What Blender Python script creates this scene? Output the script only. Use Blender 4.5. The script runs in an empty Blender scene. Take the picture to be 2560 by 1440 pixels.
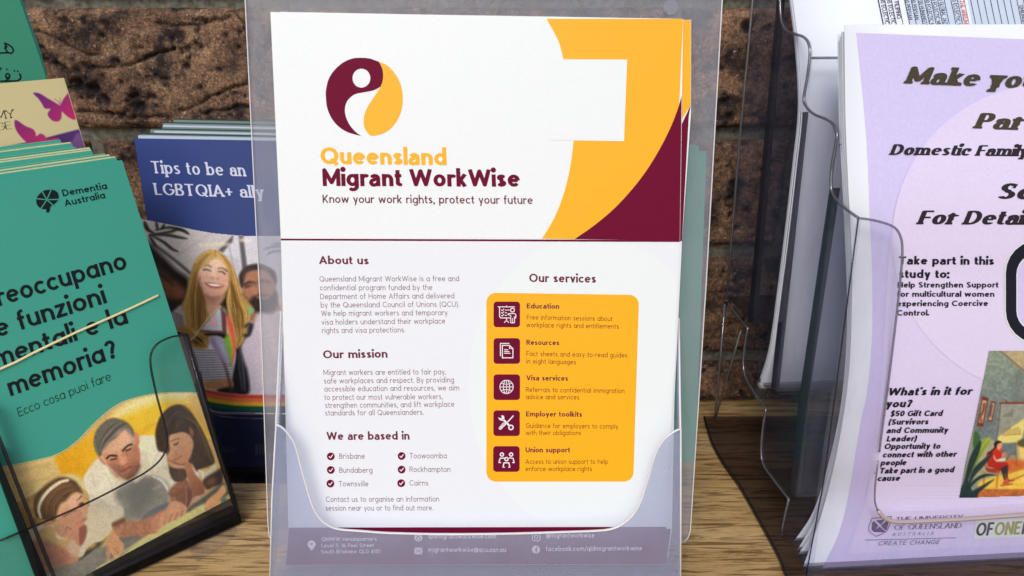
import bpy, math, random
import numpy as np
from mathutils import Vector, Matrix
from mathutils.geometry import delaunay_2d_cdt

random.seed(4); RNG = np.random.default_rng(7)
scene = bpy.context.scene
COL = scene.collection
R = math.radians

# ------------------------------------------------------------------ camera
PITCH = R(22.0); FPX = 1850.0; CAMZ = 0.30
cam_data = bpy.data.cameras.new("camera"); cam = bpy.data.objects.new("camera", cam_data); COL.objects.link(cam)
cam.location = (0, 0, CAMZ); cam.rotation_euler = (R(90) - PITCH, 0, 0)
cam_data.sensor_width = 36.0; cam_data.lens = 36.0 * FPX / 2560.0
cam_data.clip_start = 0.01; cam_data.clip_end = 100.0
scene.camera = cam
cam_data.dof.use_dof = True; cam_data.dof.focus_distance = .395; cam_data.dof.aperture_fstop = 18

# ------------------------------------------------------------------ daylight
SUN_EL, SUN_AZ = R(43), R(194)          # azimuth clockwise from +Y: the light comes over the camera's shoulder
world = bpy.data.worlds.new("World"); scene.world = world; world.use_nodes = True
wn = world.node_tree
sky = wn.nodes.new("ShaderNodeTexSky"); sky.sky_type = 'NISHITA'; sky.sun_disc = False
sky.sun_elevation = SUN_EL; sky.sun_rotation = SUN_AZ; sky.air_density = 1.0; sky.dust_density = 2.5
wn.links.new(sky.outputs[0], wn.nodes["Background"].inputs[0])
wn.nodes["Background"].inputs[1].default_value = 0.15
sun_data = bpy.data.lights.new("sun", 'SUN'); sun = bpy.data.objects.new("sun", sun_data); COL.objects.link(sun)
sun_data.energy = 1.15; sun_data.angle = R(25); sun_data.color = (1.0, 0.965, 0.92)
sd = Vector((math.sin(SUN_AZ) * math.cos(SUN_EL), math.cos(SUN_AZ) * math.cos(SUN_EL), math.sin(SUN_EL)))
sun.rotation_euler = (-sd).to_track_quat('-Z', 'Y').to_euler()
scene.view_settings.view_transform = 'Standard'; scene.view_settings.look = 'None'
scene.view_settings.exposure = 0.03; scene.view_settings.gamma = 1.0
scene.cycles.max_bounces = 10; scene.cycles.transparent_max_bounces = 40
scene.cycles.diffuse_bounces = 4; scene.cycles.glossy_bounces = 3; scene.cycles.caustics_reflective = False

# ------------------------------------------------------------------ sight lines and surfaces
CAMO = Vector((0, 0, CAMZ))
FW = Vector((0, math.cos(PITCH), -math.sin(PITCH))); UP = Vector((0, math.sin(PITCH), math.cos(PITCH)))
def ray(x, y):
    return Vector((1, 0, 0)) * (x - 1280) + UP * (720 - y) + FW * FPX
def project(p):
    d = p - CAMO
    z = d.dot(FW)
    return (1280 + FPX * d.x / z, 720 - FPX * d.dot(UP) / z)

class Flat:
    """a plane through p; u runs along its width, v up its height, n points out of its face"""
    def __init__(s, p, u, v):
        s.p = Vector(p); s.u = Vector(u).normalized(); s.v = Vector(v).normalized()
        s.n = s.u.cross(s.v).normalized(); s.v = s.n.cross(s.u).normalized()
    def P(s, x, y, off=0.0):
        d = ray(x, y)
        t = (s.p + s.n * off - CAMO).dot(s.n) / d.dot(s.n)
        return CAMO + d * t
    def N(s, q): return s.n
    def moved(s, off): return Flat(s.p + s.n * off, s.u, s.v)

class Bent:
    """a sheet that bends only along its height: depth = g(z) behind a turned base line"""
    def __init__(s, p, yaw, prof, shift=0.0):
        s.p = Vector(p); s.u = Vector((math.cos(yaw), math.sin(yaw), 0)); s.b = Vector((-math.sin(yaw), math.cos(yaw), 0))
        s.v = Vector((0, 0, 1)); s.zs = [a for a, _ in prof]; s.ds = [b + shift for _, b in prof]
    def g(s, z):
        zs, ds = s.zs, s.ds
        i = 0
        while i < len(zs) - 2 and z > zs[i + 1]: i += 1
        x0, x1 = zs[i], zs[i + 1]; t = (z - x0) / (x1 - x0)
        m0 = (ds[i + 1] - ds[i - 1]) / (zs[i + 1] - zs[i - 1]) if i > 0 else (ds[1] - ds[0]) / (zs[1] - zs[0])
        m1 = (ds[i + 2] - ds[i]) / (zs[i + 2] - zs[i]) if i + 2 < len(zs) else (ds[-1] - ds[-2]) / (zs[-1] - zs[-2])
        if t < 0: return ds[i] + m0 * (z - x0)
        if t > 1: return ds[i + 1] + m1 * (z - x1)
        h = x1 - x0; t2 = t * t; t3 = t2 * t
        return (2*t3 - 3*t2 + 1) * ds[i] + (t3 - 2*t2 + t) * h * m0 + (-2*t3 + 3*t2) * ds[i + 1] + (t3 - t2) * h * m1
    def P(s, x, y, off=0.0):
        d = ray(x, y); lo, hi = 1e-4, 4e-4
        f = lambda t: ((CAMO + d * t - s.p).dot(s.b)) - (s.g(CAMZ + d.z * t) - off)
        for _ in range(26):
            m = (lo + hi) / 2
            if f(m) > 0: hi = m
            else: lo = m
        return CAMO + d * lo
    def N(s, q):
        e = 1e-3; k = (s.g(q.z + e) - s.g(q.z - e)) / (2 * e)
        return (-s.b + Vector((0, 0, 1)) * k).normalized()
    def moved(s, off):
        o = Bent(s.p, 0, list(zip(s.zs, s.ds)), -off); o.u, o.b = s.u, s.b
        return o

# ------------------------------------------------------------------ objects
def link(name, verts, faces, mat, parent=None, smooth=False, mats=None, fmat=None):
    me = bpy.data.meshes.new(name); me.from_pydata([tuple(v) for v in verts], [], faces)
    for m in (mats or [mat]): me.materials.append(m)
    if fmat is not None: me.polygons.foreach_set("material_index", fmat)
    if smooth: me.polygons.foreach_set("use_smooth", [True] * len(me.polygons))
    me.update()
    o = bpy.data.objects.new(name, me); COL.objects.link(o)
    if parent is not None: o.parent = parent; o.matrix_parent_inverse = Matrix.Translation(-parent.location)
    return o
def thing(name, label, cat, loc, group=None):
    o = bpy.data.objects.new(name, None); COL.objects.link(o); o.location = loc; o.empty_display_size = 0.02
    o["label"] = label; o["category"] = cat
    if group: o["group"] = group
    return o
def tag(o, label=None, cat=None, group=None, kind=None):
    if label: o["label"] = label
    if cat: o["category"] = cat
    if group: o["group"] = group
    if kind: o["kind"] = kind
    return o

class MB:
    def __init__(s): s.v = []; s.f = []
    def add(s, v, f):
        b = len(s.v); s.v += list(v); s.f += [tuple(i + b for i in q) for q in f]
    def box(s, c, dx, dy, dz):      # c centre, half vectors
        vs = [c + dx * a + dy * b + dz * e for a in (-1, 1) for b in (-1, 1) for e in (-1, 1)]
        s.add(vs, [(0,1,3,2),(4,6,7,5),(0,4,5,1),(2,3,7,6),(0,2,6,4),(1,5,7,3)])
    def tube(s, pts, r, n=6, closed=False, flat=1.0, up=None):
        m = len(pts); vs = []
        for i, p in enumerate(pts):
            a = pts[(i - 1) % m] if (closed or i > 0) else p
            b = pts[(i + 1) % m] if (closed or i < m - 1) else p
            t = (b - a).normalized(); w = (up or Vector((0.13, -0.9, 0.4))).copy()
            e1 = t.cross(w).normalized(); e2 = e1.cross(t).normalized()
            for k in range(n):
                th = 2 * math.pi * (k + 0.5) / n
                vs.append(p + e1 * (r * math.cos(th)) + e2 * (r * flat * math.sin(th)))
        fs = []
        for i in range(m if closed else m - 1):
            j = (i + 1) % m
            for k in range(n): fs.append((i*n+k, i*n+(k+1) % n, j*n+(k+1) % n, j*n+k))
        if not closed:
            fs.append(tuple(range(n))[::-1]); fs.append(tuple((m-1)*n + k for k in range(n)))
        s.add(vs, fs)
    def build(s, name, mat, parent=None, smooth=False): return link(name, s.v, s.f, mat, parent, smooth)

# ------------------------------------------------------------------ 2-D shapes
def spline(pts, closed=True, n=8):
    """smooth curve through the points; a point given twice is a corner"""
    P = [tuple(map(float, p[:2])) for p in pts]; m = len(P); out = []
    for i in (range(m) if closed else range(m - 1)):
        p1, p2 = P[i], P[(i + 1) % m]
        if p1 == p2: continue
        p0 = P[(i - 1) % m] if (closed or i > 0) else p1
        p3 = P[(i + 2) % m] if (closed or i + 2 < m) else p2
        for k in range(n):
            t = k / n; t2 = t*t; t3 = t2*t
            out.append(tuple(0.5 * (2*p1[c] + (p2[c]-p0[c])*t + (2*p0[c]-5*p1[c]+4*p2[c]-p3[c])*t2 + (3*p1[c]-p0[c]-3*p2[c]+p3[c])*t3) for c in (0, 1)))
    if not closed: out.append(P[-1])
    return out
def ell(cx, cy, rx, ry=None, n=24, rot=0):
    ry = rx if ry is None else ry; c, s_ = math.cos(rot), math.sin(rot)
    return [(cx + rx*math.cos(a)*c - ry*math.sin(a)*s_, cy + rx*math.cos(a)*s_ + ry*math.sin(a)*c) for a in (2*math.pi*i/n for i in range(n))]
def area(p): return sum(p[i][0]*p[(i+1) % len(p)][1] - p[(i+1) % len(p)][0]*p[i][1] for i in range(len(p))) / 2
def inside(q, p):
    r = False; j = len(p) - 1
    for i in range(len(p)):
        if (p[i][1] > q[1]) != (p[j][1] > q[1]) and q[0] < (p[j][0]-p[i][0])*(q[1]-p[i][1])/(p[j][1]-p[i][1]) + p[i][0]: r = not r
        j = i
    return r
def union(polys, eps=1e-6, holes=(), grid=None):
    """triangles that cover the union of the polygons, minus the holes"""
    V = []; F = []; E = []
    for p in polys:
        q = p if area(p) > 0 else p[::-1]; b = len(V); V += [Vector(c) for c in q]; F.append(list(range(b, b + len(q))))
    for p in holes:
        b = len(V); V += [Vector(c) for c in p]; E += [(b + i, b + (i + 1) % len(p)) for i in range(len(p))]
    if grid:
        xs = [c.x for c in V]; ys = [c.y for c in V]; y = math.floor(min(ys) / grid) * grid
        while y < max(ys) + grid:
            b = len(V); V += [Vector((min(xs) - 1, y)), Vector((max(xs) + 1, y))]; E.append((b, b + 1)); y += grid
    vo, eo, fo, _, _, fr = delaunay_2d_cdt(V, E, F, 0, eps)
    T = []
    for f, o in zip(fo, fr):
        if not o: continue
        if holes:
            c = [sum(vo[i][k] for i in f) / len(f) for k in (0, 1)]
            if any(inside(c, h) for h in holes): continue
        T.append(tuple(f))
    return [(v.x, v.y) for v in vo], T
def pen(pts, hx, hy=None, closed=False, caps=False, nd=10):
    """polygons that a pen of half width hx (upright strokes) and hy (level strokes) sweeps along the path"""
    hy = hx if hy is None else hy; out = []; m = len(pts)
    for i in range(m if closed else m - 1):
        a, b = pts[i], pts[(i + 1) % m]; dx, dy = b[0]-a[0], b[1]-a[1]; L = math.hypot(dx, dy)
        if L < 1e-9: continue
        nx, ny = -dy/L, dx/L; h = math.sqrt((hx*nx)**2 + (hy*ny)**2) or 1e-9
        ox, oy = hx*hx*nx/h, hy*hy*ny/h
        out.append([(a[0]+ox, a[1]+oy), (a[0]-ox, a[1]-oy), (b[0]-ox, b[1]-oy), (b[0]+ox, b[1]+oy)])
    for i in range(m):
        if (caps or closed or 0 < i < m - 1): out.append(ell(pts[i][0], pts[i][1], hx*0.999, hy*0.999, nd, 0.1))
    return out

# ------------------------------------------------------------------ lettering: drawn from strokes
X, CP, AS, DS = 0.50, 0.70, 0.75, -0.20
def arc(cx, cy, rx, ry, a0, a1, n=None):
    n = n or max(3, int(abs(a1 - a0) / 18)); return [(cx + rx*math.cos(R(a0+(a1-a0)*i/n)), cy + ry*math.sin(R(a0+(a1-a0)*i/n))) for i in range(n + 1)]
def glyph(ch, h, k, st):
    """-> advance, strokes, dots. h, k: half widths; st: 'one' storey or 'two' storey a"""
    b = lambda cx=.25: arc(cx, .25, .25-h, .25-k, 0, 360)
    dot = lambda x, y: ell(x, y, h*1.25+.004, h*1.25+.004, 12)
    hook = lambda: [(.5-h, X), (.5-h, 0)] + arc(.26, -.01, .24-h, .2-k, 0, -140)
    ar = lambda x0, w: arc(x0+w/2, X-w/2, w/2-h, w/2-k, 180, 0) + [(x0+w-h, 0)]
    S = {
    'a': (.50, [b(), [(.5-h, X), (.5-h, 0)]]), 'b': (.50, [b(), [(h, AS), (h, 0)]]), 'c': (.44, [arc(.25,.25,.25-h,.25-k,42,318)]),
    'd': (.50, [b(), [(.5-h, AS), (.5-h, 0)]]), 'e': (.49, [[(h,.26),(.49-h,.26)], arc(.25,.25,.25-h,.25-k,2,318)]),
    'f': (.28, [[(.11,0),(.11,AS-.14)]+arc(.11+.13,AS-.14,.13,.14-k,165,80), [(0,X-k),(.26,X-k)]]),
    'g': (.50, [b(), hook()]), 'h': (.46, [[(h,AS),(h,0)], ar(0,.46)]), 'i': (.12, [[(.06,X),(.06,0)]]),
    'j': (.12, [[(.06,X),(.06,-.06)]+arc(-.05,-.06,.11,.13-k,0,-80)]), 'k': (.43, [[(h,AS),(h,0)],[(h,.18),(.40-h*.5,X)],[(.15,.28),(.43-h,0)]]),
    'l': (.12, [[(.06,AS),(.06,0)]]), 'm': (.74, [[(h,X),(h,0)], ar(0,.37+h), ar(.37-h,.37+h)]), 'n': (.46, [[(h,X),(h,0)], ar(0,.46)]),
    'o': (.50, [b()]), 'p': (.50, [b(), [(h,X),(h,DS)]]), 'q': (.50, [b(), [(.5-h,X),(.5-h,DS)]]),
    'r': (.31, [[(h,X),(h,0)], arc(.22,X-.21,.22-h,.21-k,180,50)]),
    's': (.38, [arc(.19,.37,.165-h*.8,.13-k,28,270)+arc(.19,.24-k*0-.105,.175-h*.8,.135-k,90,-152)]),
    't': (.28, [[(.12,.66),(.12,.13)]+arc(.24,.13,.12,.13-k,180,280), [(0,X-k),(.27,X-k)]]),
    'u': (.46, [[(h,X)]+arc(.23,.22,.23-h,.22-k,180,360)+[(.46-h,X)], [(.46-h,X),(.46-h,0)]]),
    'v': (.44, [[(h*.9,X),(.22,k*.7),(.44-h*.9,X)]]), 'w': (.70, [[(h*.9,X),(.19,k),(.35,X-k),(.51,k),(.70-h*.9,X)]]),
    'x': (.43, [[(h,X),(.43-h,0)],[(.43-h,X),(h,0)]]), 'y': (.44, [[(h*.9,X),(.23,.03)],[(.44-h*.9,X),(.17,DS)]]),
    'z': (.40, [[(.02,X-k),(.38-h*.6,X-k),(h*.6,k),(.39,k)]]),
    'A': (.64, [[(h*.8,0),(.32,CP-k),(.64-h*.8,0)],[(.13,.21),(.51,.21)]]),
    'B': (.50, [[(h,0),(h,CP-k)]+[(.27,CP-k)]+arc(.28,CP-.17,.19-h,.17-k,90,-90)+[(h,.36)], [(h,.36),(.3,.36)]+arc(.31,.18,.2-h,.18-k+.0,90,-90)+[(h,k)]]),
    'C': (.62, [arc(.36,.35,.36-h,.35-k,45,315)]), 'D': (.60, [[(h,0),(h,CP-k),(.25,CP-k)]+arc(.25,.35,.35-h,.35-k,90,-90)+[(h,k)]]),
    'E': (.46, [[(.46,CP-k),(h,CP-k),(h,k),(.46,k)],[(h,.36),(.42,.36)]]), 'F': (.44, [[(.44,CP-k),(h,CP-k),(h,0)],[(h,.35),(.40,.35)]]),
    'G': (.66, [arc(.36,.35,.36-h,.35-k,48,350)+[(.66-h,.33),(.40,.33)]]), 'H': (.58, [[(h,CP),(h,0)],[(.58-h,CP),(.58-h,0)],[(h,.36),(.58-h,.36)]]),
    'I': (.14, [[(.07,CP),(.07,0)]]), 'J': (.40, [[(.40-h,CP),(.40-h,.2)]+arc(.2,.2,.2-h,.2-k,0,-165)]),
    'K': (.54, [[(h,CP),(h,0)],[(h,.22),(.52-h,CP)],[(.17,.36),(.54-h,0)]]), 'L': (.42, [[(h,CP),(h,k),(.42,k)]]),
    'M': (.72, [[(h,0),(h,CP-k*.6),(.36,.14),(.72-h,CP-k*.6),(.72-h,0)]]), 'N': (.58, [[(h,0),(h,CP-k),(.58-h,k),(.58-h,CP)]]),
    'O': (.72, [arc(.36,.35,.36-h,.35-k,0,360)]), 'P': (.48, [[(h,0),(h,CP-k),(.27,CP-k)]+arc(.27,CP-.2,.21-h,.2-k,90,-90)+[(h,.30+k)]]),
    'Q': (.72, [arc(.36,.35,.36-h,.35-k,0,360),[(.42,.22),(.66,-.03)]]),
    'R': (.52, [[(h,0),(h,CP-k),(.29,CP-k)]+arc(.29,CP-.195,.21-h,.195-k,90,-90)+[(h,.31+k)],[(.28,.31),(.52-h,0)]]),
    'S': (.50, [arc(.25,CP-.185,.22-h*.8,.185-k,30,270)+arc(.25,.185-k*.0-.0,.235-h*.8,.185-k,90,-150)]),
    'T': (.54, [[(0,CP-k),(.54,CP-k)],[(.27,CP-k),(.27,0)]]), 'U': (.58, [[(h,CP)]+arc(.29,.27,.29-h,.27-k,180,360)+[(.58-h,CP)]]),
    'V': (.60, [[(h*.8,CP),(.30,k),(.60-h*.8,CP)]]), 'W': (.90, [[(h*.8,CP),(.25,k),(.45,CP-k),(.65,k),(.90-h*.8,CP)]]),
    'X': (.56, [[(h,CP),(.56-h,0)],[(.56-h,CP),(h,0)]]), 'Y': (.56, [[(h*.8,CP),(.28,.3)],[(.56-h*.8,CP),(.28,.3),(.28,0)]]),
    'Z': (.50, [[(.02,CP-k),(.48-h*.6,CP-k),(h,k),(.50,k)]]),
    '0': (.50, [arc(.25,.35,.25-h,.35-k,0,360)]), '1': (.26, [[(.02,CP-.14),(.18,CP-k),(.18,0)]]), '2': (.46, [arc(.23,CP-.21,.2-h,.21-k,170,-30)+[(.04,k),(.46,k)]]),
    '3': (.44, [arc(.21,CP-.17,.18-h,.17-k,150,-85)+arc(.21,.19,.2-h,.19-k,85,-150)]),
    '4': (.50, [[(.5,.17),(.03,.17),(.36,CP),(.36,0)]]), '5': (.46, [[(.42,CP-k),(.09,CP-k),(.06,.38)]+arc(.22,.23,.23-h,.23-k,120,-150)]),
    '6': (.48, [[(.36,CP),(.06,.32)], arc(.24,.22,.24-h,.22-k,0,360)]),
    '.': (.10, []), ',': (.12, [[(.08,.06),(.03,-.1)]]), ':': (.10, []), '-': (.28, [[(.02,.26),(.26,.26)]]), "'": (.10, [[(.06,AS),(.04,.56)]]),
    '?': (.42, [arc(.21,CP-.19,.2-h,.19-k,165,-55)+[(.21,.19)]]), '/': (.30, [[(.02,-.08),(.30,AS)]]),
    '(': (.20, [arc(.22,.3,.16,.46,112,248,9)]), ')': (.20, [arc(-.02,.3,.16,.46,68,-68,9)]), '+': (.46, [[(.02,.3),(.44,.3)],[(.23,.09),(.23,.51)]]),
    '$': (.50, [arc(.25,CP-.185,.22-h*.8,.185-k,30,270)+arc(.25,.185,.235-h*.8,.185-k,90,-150),[(.25,-.08),(.25,.78)]]),
    '@': (.70, [arc(.35,.25,.32,.34,-60,280), arc(.35,.25,.15,.16,0,360), [(.50,.4),(.50,.12),(.62,.12)]]), ' ': (.20, []),
    }
    adv, strokes = S.get(ch, (.3, []))
    if ch == 'a' and st != 'one':
        adv = .45; strokes = [arc(.225,X-.18,.215-h,.18-k,152,0)+[(.44-h,0)], [(.44-h,.29),(.22,.29)]+arc(.18,.15-.0,.17-h*.7,.145-k*.6,90,270)+[(.27,k),(.44-h,.12)]]
    dots = {'i': [dot(.06, .68)], 'j': [dot(.06, .68)], '.': [dot(.05, h*1.25)], ',': [dot(.06, .05)], ':': [dot(.05, .06), dot(.05, X-.08)], '?': [dot(.2, h*1.3)]}.get(ch, [])
    return adv, strokes, dots
SERIFY = set('ABDEFHIKLMNPRTUVWXYhiklmnpqrudfabjyvwxz')
GC = {}
def glyph_mesh(ch, h, k, st, serif):
    key = (ch, round(h, 4), round(k, 4), st, serif)
    if key in GC: return GC[key]
    adv, strokes, dots = glyph(ch, h, k, st); polys = list(dots)
    for s_ in strokes:
        closed = len(s_) > 6 and math.hypot(s_[0][0]-s_[-1][0], s_[0][1]-s_[-1][1]) < 1e-6
        polys += pen(s_[:-1] if closed else s_, h, k, closed)
        if serif and ch in SERIFY and not closed:
            for (e, o) in ((s_[0], s_[1]), (s_[-1], s_[-2])):
                dx, dy = e[0]-o[0], e[1]-o[1]; L = math.hypot(dx, dy)
                if L and abs(dy)/L > .8:
                    w = serif
                    for yl in (0, X, CP, AS, DS):
                        if abs(e[1]-yl) < .05:
                            l, r = h + w, h + w
                            if ch.islower() and yl in (X, AS) and ch not in 'vwxy': r = h * .9
                            kk = max(k, .022) * 1.1; y0, y1 = (yl, yl + 2*kk) if yl <= 0 else (yl - 2*kk, yl)
                            polys.append([(e[0]-l, y0), (e[0]+r, y0), (e[0]+r, y1), (e[0]-l, y1)])
                            if w > .03: polys.append([(e[0]-l*.8, y0 if yl > 0 else y1), (e[0]+r*.8, y0 if yl > 0 else y1), (e[0]+h*.8, (y0+y1)/2 + (-.09 if yl > 0 else .09)), (e[0]-h*.8, (y0+y1)/2 + (-.09 if yl > 0 else .09))])
        if serif and ch in 'cafrsyCGSJ' and serif > .03 and not closed:
            for e in ((s_[0],) if ch != 's' else (s_[0], s_[-1])):
                if ch in 'CGS': polys.append([(e[0]-h*.5, e[1]-.1), (e[0]+h*.6, e[1]-.1), (e[0]+h*.6, e[1]+.1), (e[0]-.02, e[1]+.04)])
                elif ch in 'crfa': polys.append(ell(e[0]+(.02 if ch == 'r' else 0), e[1]-.02, h*1.0+.012, h*1.0+.016, 12))
    r = (adv, *(union(polys) if polys else ([], [])))
    GC[key] = r
    return r
class Ink:
    """flat print on a sheet: shapes given where they lie on it"""
    def __init__(s, surf, off=0.00012): s.s = surf; s.off = off; s.m = MB()
    def poly(s, polys, holes=(), grid=None):
        v, t = union(polys, 1e-4, holes, grid)
        s.m.add([s.s.P(x, y, s.off) for x, y in v], t); return s
    def line(s, pts, w, closed=False, caps=True): return s.poly(pen(pts, w/2, None, closed, caps))
    def text(s, txt, a, b, cap, w=.05, k=None, st='one', serif=0.0, track=.085, italic=0.0, space=.24, upv=None):
        k = w if k is None else k; glyphs = []; x = 0.0
        for ch in txt:
            if ch == ' ': x += space + track; continue
            g = glyph_mesh(ch, w, k, st, serif); glyphs.append((x, g)); x += g[0] + track
        x -= track; L = max(x, .01)
        q = s.s.P(a[0], a[1]); q2 = project(q + s.s.v * 0.002)
        ux, uy = upv or (q2[0]-a[0], q2[1]-a[1]); n = math.hypot(ux, uy); ux, uy = ux/n*cap/CP, uy/n*cap/CP
        dx, dy = (b[0]-a[0])/L, (b[1]-a[1])/L
        for gx, (adv, v, t) in glyphs:
            s.m.add([s.s.P(a[0] + dx*(gx+vx+italic*vy) + ux*vy, a[1] + dy*(gx+vx+italic*vy) + uy*vy, s.off) for vx, vy in v], t)
        return s
    def build(s, name, mat, parent):
        if not s.m.f: return None
        # faces toward the viewer
        o = s.m.build(name, mat, parent)
        me = o.data
        for p in me.polygons:
            if p.normal.dot(Vector(me.vertices[p.vertices[0]].co) - CAMO) > 0: p.flip()
        return o

def each(name, m, parent, surf, off, items, w, k=None, **kw):
    """every line of lettering is a piece of its own"""
    for t, a, b, cap in items: Ink(surf, off).text(t, a, b, cap, w, k, **kw).build(name, m, parent)

# ------------------------------------------------------------------ materials
def lin(c):
    return tuple(((v/255)/12.92 if v/255 <= .04045 else ((v/255+.055)/1.055)**2.4) for v in c[:3])
def mat(name, rgb=None, rough=.5, spec=.4, coat=0.0, attr=None, grain=0.0, gs=900.0, mul=1.0, bump=0.0, trans=0.0):
    m = bpy.data.materials.new(name); m.use_nodes = True; nt = m.node_tree; N, L = nt.nodes, nt.links
    b = N["Principled BSDF"]; b.inputs["Roughness"].default_value = rough; b.inputs["Specular IOR Level"].default_value = spec
    b.inputs["Coat Weight"].default_value = coat; b.inputs["Coat Roughness"].default_value = .12
    col = None
    if attr:
        a = N.new("ShaderNodeAttribute"); a.attribute_name = attr; col = a.outputs["Color"]
    else: b.inputs["Base Color"].default_value = (*lin(rgb), 1)
    if grain or bump:
        g = N.new("ShaderNodeNewGeometry"); t = N.new("ShaderNodeTexNoise"); t.inputs["Scale"].default_value = gs
        t.inputs["Detail"].default_value = 5; L.new(g.outputs["Position"], t.inputs["Vector"])
        if grain:
            mr = N.new("ShaderNodeMapRange"); mr.inputs[1].default_value = .3; mr.inputs[2].default_value = .7
            mr.inputs[3].default_value = 1 - grain; mr.inputs[4].default_value = 1 + grain; L.new(t.outputs[0], mr.inputs[0])
            mx = N.new("ShaderNodeMix"); mx.data_type = 'RGBA'; mx.blend_type = 'MULTIPLY'; mx.inputs[0].default_value = 1
            if col: L.new(col, mx.inputs[6])
            else: mx.inputs[6].default_value = (*lin(rgb), 1)
            L.new(mr.outputs[0], mx.inputs[7]); col = mx.outputs[2]
        if bump:
            bp = N.new("ShaderNodeBump"); bp.inputs["Strength"].default_value = bump; bp.inputs["Distance"].default_value = .0002
            L.new(t.outputs[0], bp.inputs["Height"]); L.new(bp.outputs[0], b.inputs["Normal"])
    if col: L.new(col, b.inputs["Base Color"])
    return m
def clear(name, tint, haze=(200, 205, 225), hz=.05, gloss=.06, scratch=0.0, mir=.3, m0=.022):
    """clear or milky plastic sheet: lets light through, mirrors at a glance, haze scatters a share of the light"""
    m = bpy.data.materials.new(name); m.use_nodes = True; nt = m.node_tree; N, L = nt.nodes, nt.links
    for n in list(N):
        if n.type == 'BSDF_PRINCIPLED': N.remove(n)
    out = [n for n in N if n.type == 'OUTPUT_MATERIAL'][0]
    t = N.new("ShaderNodeBsdfTransparent"); t.inputs[0].default_value = (*lin(tint), 1)
    d = N.new("ShaderNodeBsdfDiffuse"); d.inputs[0].default_value = (*lin(haze), 1)
    g = N.new("ShaderNodeBsdfGlossy"); g.inputs["Roughness"].default_value = gloss
    lw = N.new("ShaderNodeLayerWeight"); lw.inputs[0].default_value = .5
    pw = N.new("ShaderNodeMath"); pw.operation = 'POWER'; pw.inputs[1].default_value = 5; L.new(lw.outputs["Facing"], pw.inputs[0])
    fr = N.new("ShaderNodeMath"); fr.operation = 'MULTIPLY_ADD'; fr.inputs[1].default_value = mir; fr.inputs[2].default_value = m0; L.new(pw.outputs[0], fr.inputs[0])
    m1 = N.new("ShaderNodeMixShader"); m1.inputs[0].default_value = hz
    tl = N.new("ShaderNodeBsdfTranslucent"); tl.inputs[0].default_value = (*lin(haze), 1)
    md = N.new("ShaderNodeMixShader"); md.inputs[0].default_value = .45; L.new(d.outputs[0], md.inputs[1]); L.new(tl.outputs[0], md.inputs[2])
    L.new(t.outputs[0], m1.inputs[1]); L.new(md.outputs[0], m1.inputs[2])
    if scratch:
        ge = N.new("ShaderNodeNewGeometry"); mp = N.new("ShaderNodeMapping"); mp.inputs["Scale"].default_value = (1, 1, .25)
        no = N.new("ShaderNodeTexNoise"); no.inputs["Scale"].default_value = 160; no.inputs["Detail"].default_value = 8
        L.new(ge.outputs["Position"], mp.inputs[0]); L.new(mp.outputs[0], no.inputs["Vector"])
        mr = N.new("ShaderNodeMapRange"); mr.inputs[1].default_value = .42; mr.inputs[2].default_value = .75
        mr.inputs[3].default_value = hz; mr.inputs[4].default_value = min(1, hz + scratch); L.new(no.outputs[0], mr.inputs[0]); L.new(mr.outputs[0], m1.inputs[0])
    m2 = N.new("ShaderNodeMixShader"); L.new(fr.outputs[0], m2.inputs[0]); L.new(m1.outputs[0], m2.inputs[1]); L.new(g.outputs[0], m2.inputs[2])
    L.new(m2.outputs[0], out.inputs[0])
    return m

M = {}
M['paper'] = mat("white_paper", (230, 236, 238), .42, .35, grain=.025, gs=1400)
M['paper_blue'] = mat("office_paper", (232, 238, 247), .6, .25)
M['gold'] = mat("gold_ink", (244, 175, 16), .42, .35, grain=.04, gs=1500)
M['maroon'] = mat("maroon_ink", (106, 4, 46), .6, .12, grain=.06, gs=1500)
M['maroon_text'] = mat("maroon_lettering", (104, 22, 52), .5, .3)
M['mauve'] = mat("mauve_lettering", (134, 98, 112), .55, .3)
M['brown_text'] = mat("brown_lettering", (120, 62, 14), .5, .3)
M['white_ink'] = mat("white_ink", (238, 236, 240), .5, .3)
M['pale'] = mat("pale_disc_ink", (228, 236, 238), .55, .3)
M['cool'] = mat("cool_white_ink", (227, 232, 239), .5, .3, grain=.012, gs=900)
M['teal'] = mat("teal_card", (66, 170, 148), .42, .4, grain=.03, gs=1200)
M['teal_deep'] = mat("teal_card_deep", (62, 150, 118), .45, .4, grain=.03, gs=1200)
M['black_ink'] = mat("black_ink", (14, 18, 26), .5, .3)
M['cream'] = mat("cream_pages", (225, 214, 160), .6, .25, grain=.1, gs=600)
M['navy'] = mat("navy_card", (54, 72, 134), .35, .35, grain=.04, gs=900)
M['pages'] = mat("white_pages", (190, 205, 220), .6, .25)
M['pages_dark'] = mat('dark_pages', (52, 70, 72), .6, .25)
M['pages_green'] = mat("grey_green_pages", (120, 138, 132), .6, .25)
M['lilac_text'] = mat("pale_lettering", (214, 220, 246), .5, .3)
M['dim_text'] = mat("dim_lettering", (120, 124, 150), .5, .3)
M['lilac'] = mat("lilac_paper_ink", (212, 202, 235), .6, .25, grain=.03, gs=700)
M['lilac_deep'] = mat("violet_paper_ink", (204, 195, 234), .6, .25, grain=.04, gs=700)
M['lilac_pink'] = mat("pink_lilac_paper_ink", (216, 206, 235), .6, .25, grain=.03, gs=700)
M['olive_text'] = mat("speckled_dark_ink", (66, 60, 44), .6, .25, grain=.5, gs=2500)
M['dark_text'] = mat("plum_black_ink", (40, 30, 38), .6, .25, grain=.2, gs=2500)
M['navy_black'] = mat("blue_black_ink", (16, 16, 34), .5, .3)
M['plum'] = mat("plum_ink", (88, 62, 106), .6, .25)
M['olive'] = mat("olive_ink", (150, 150, 70), .6, .25)
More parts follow.
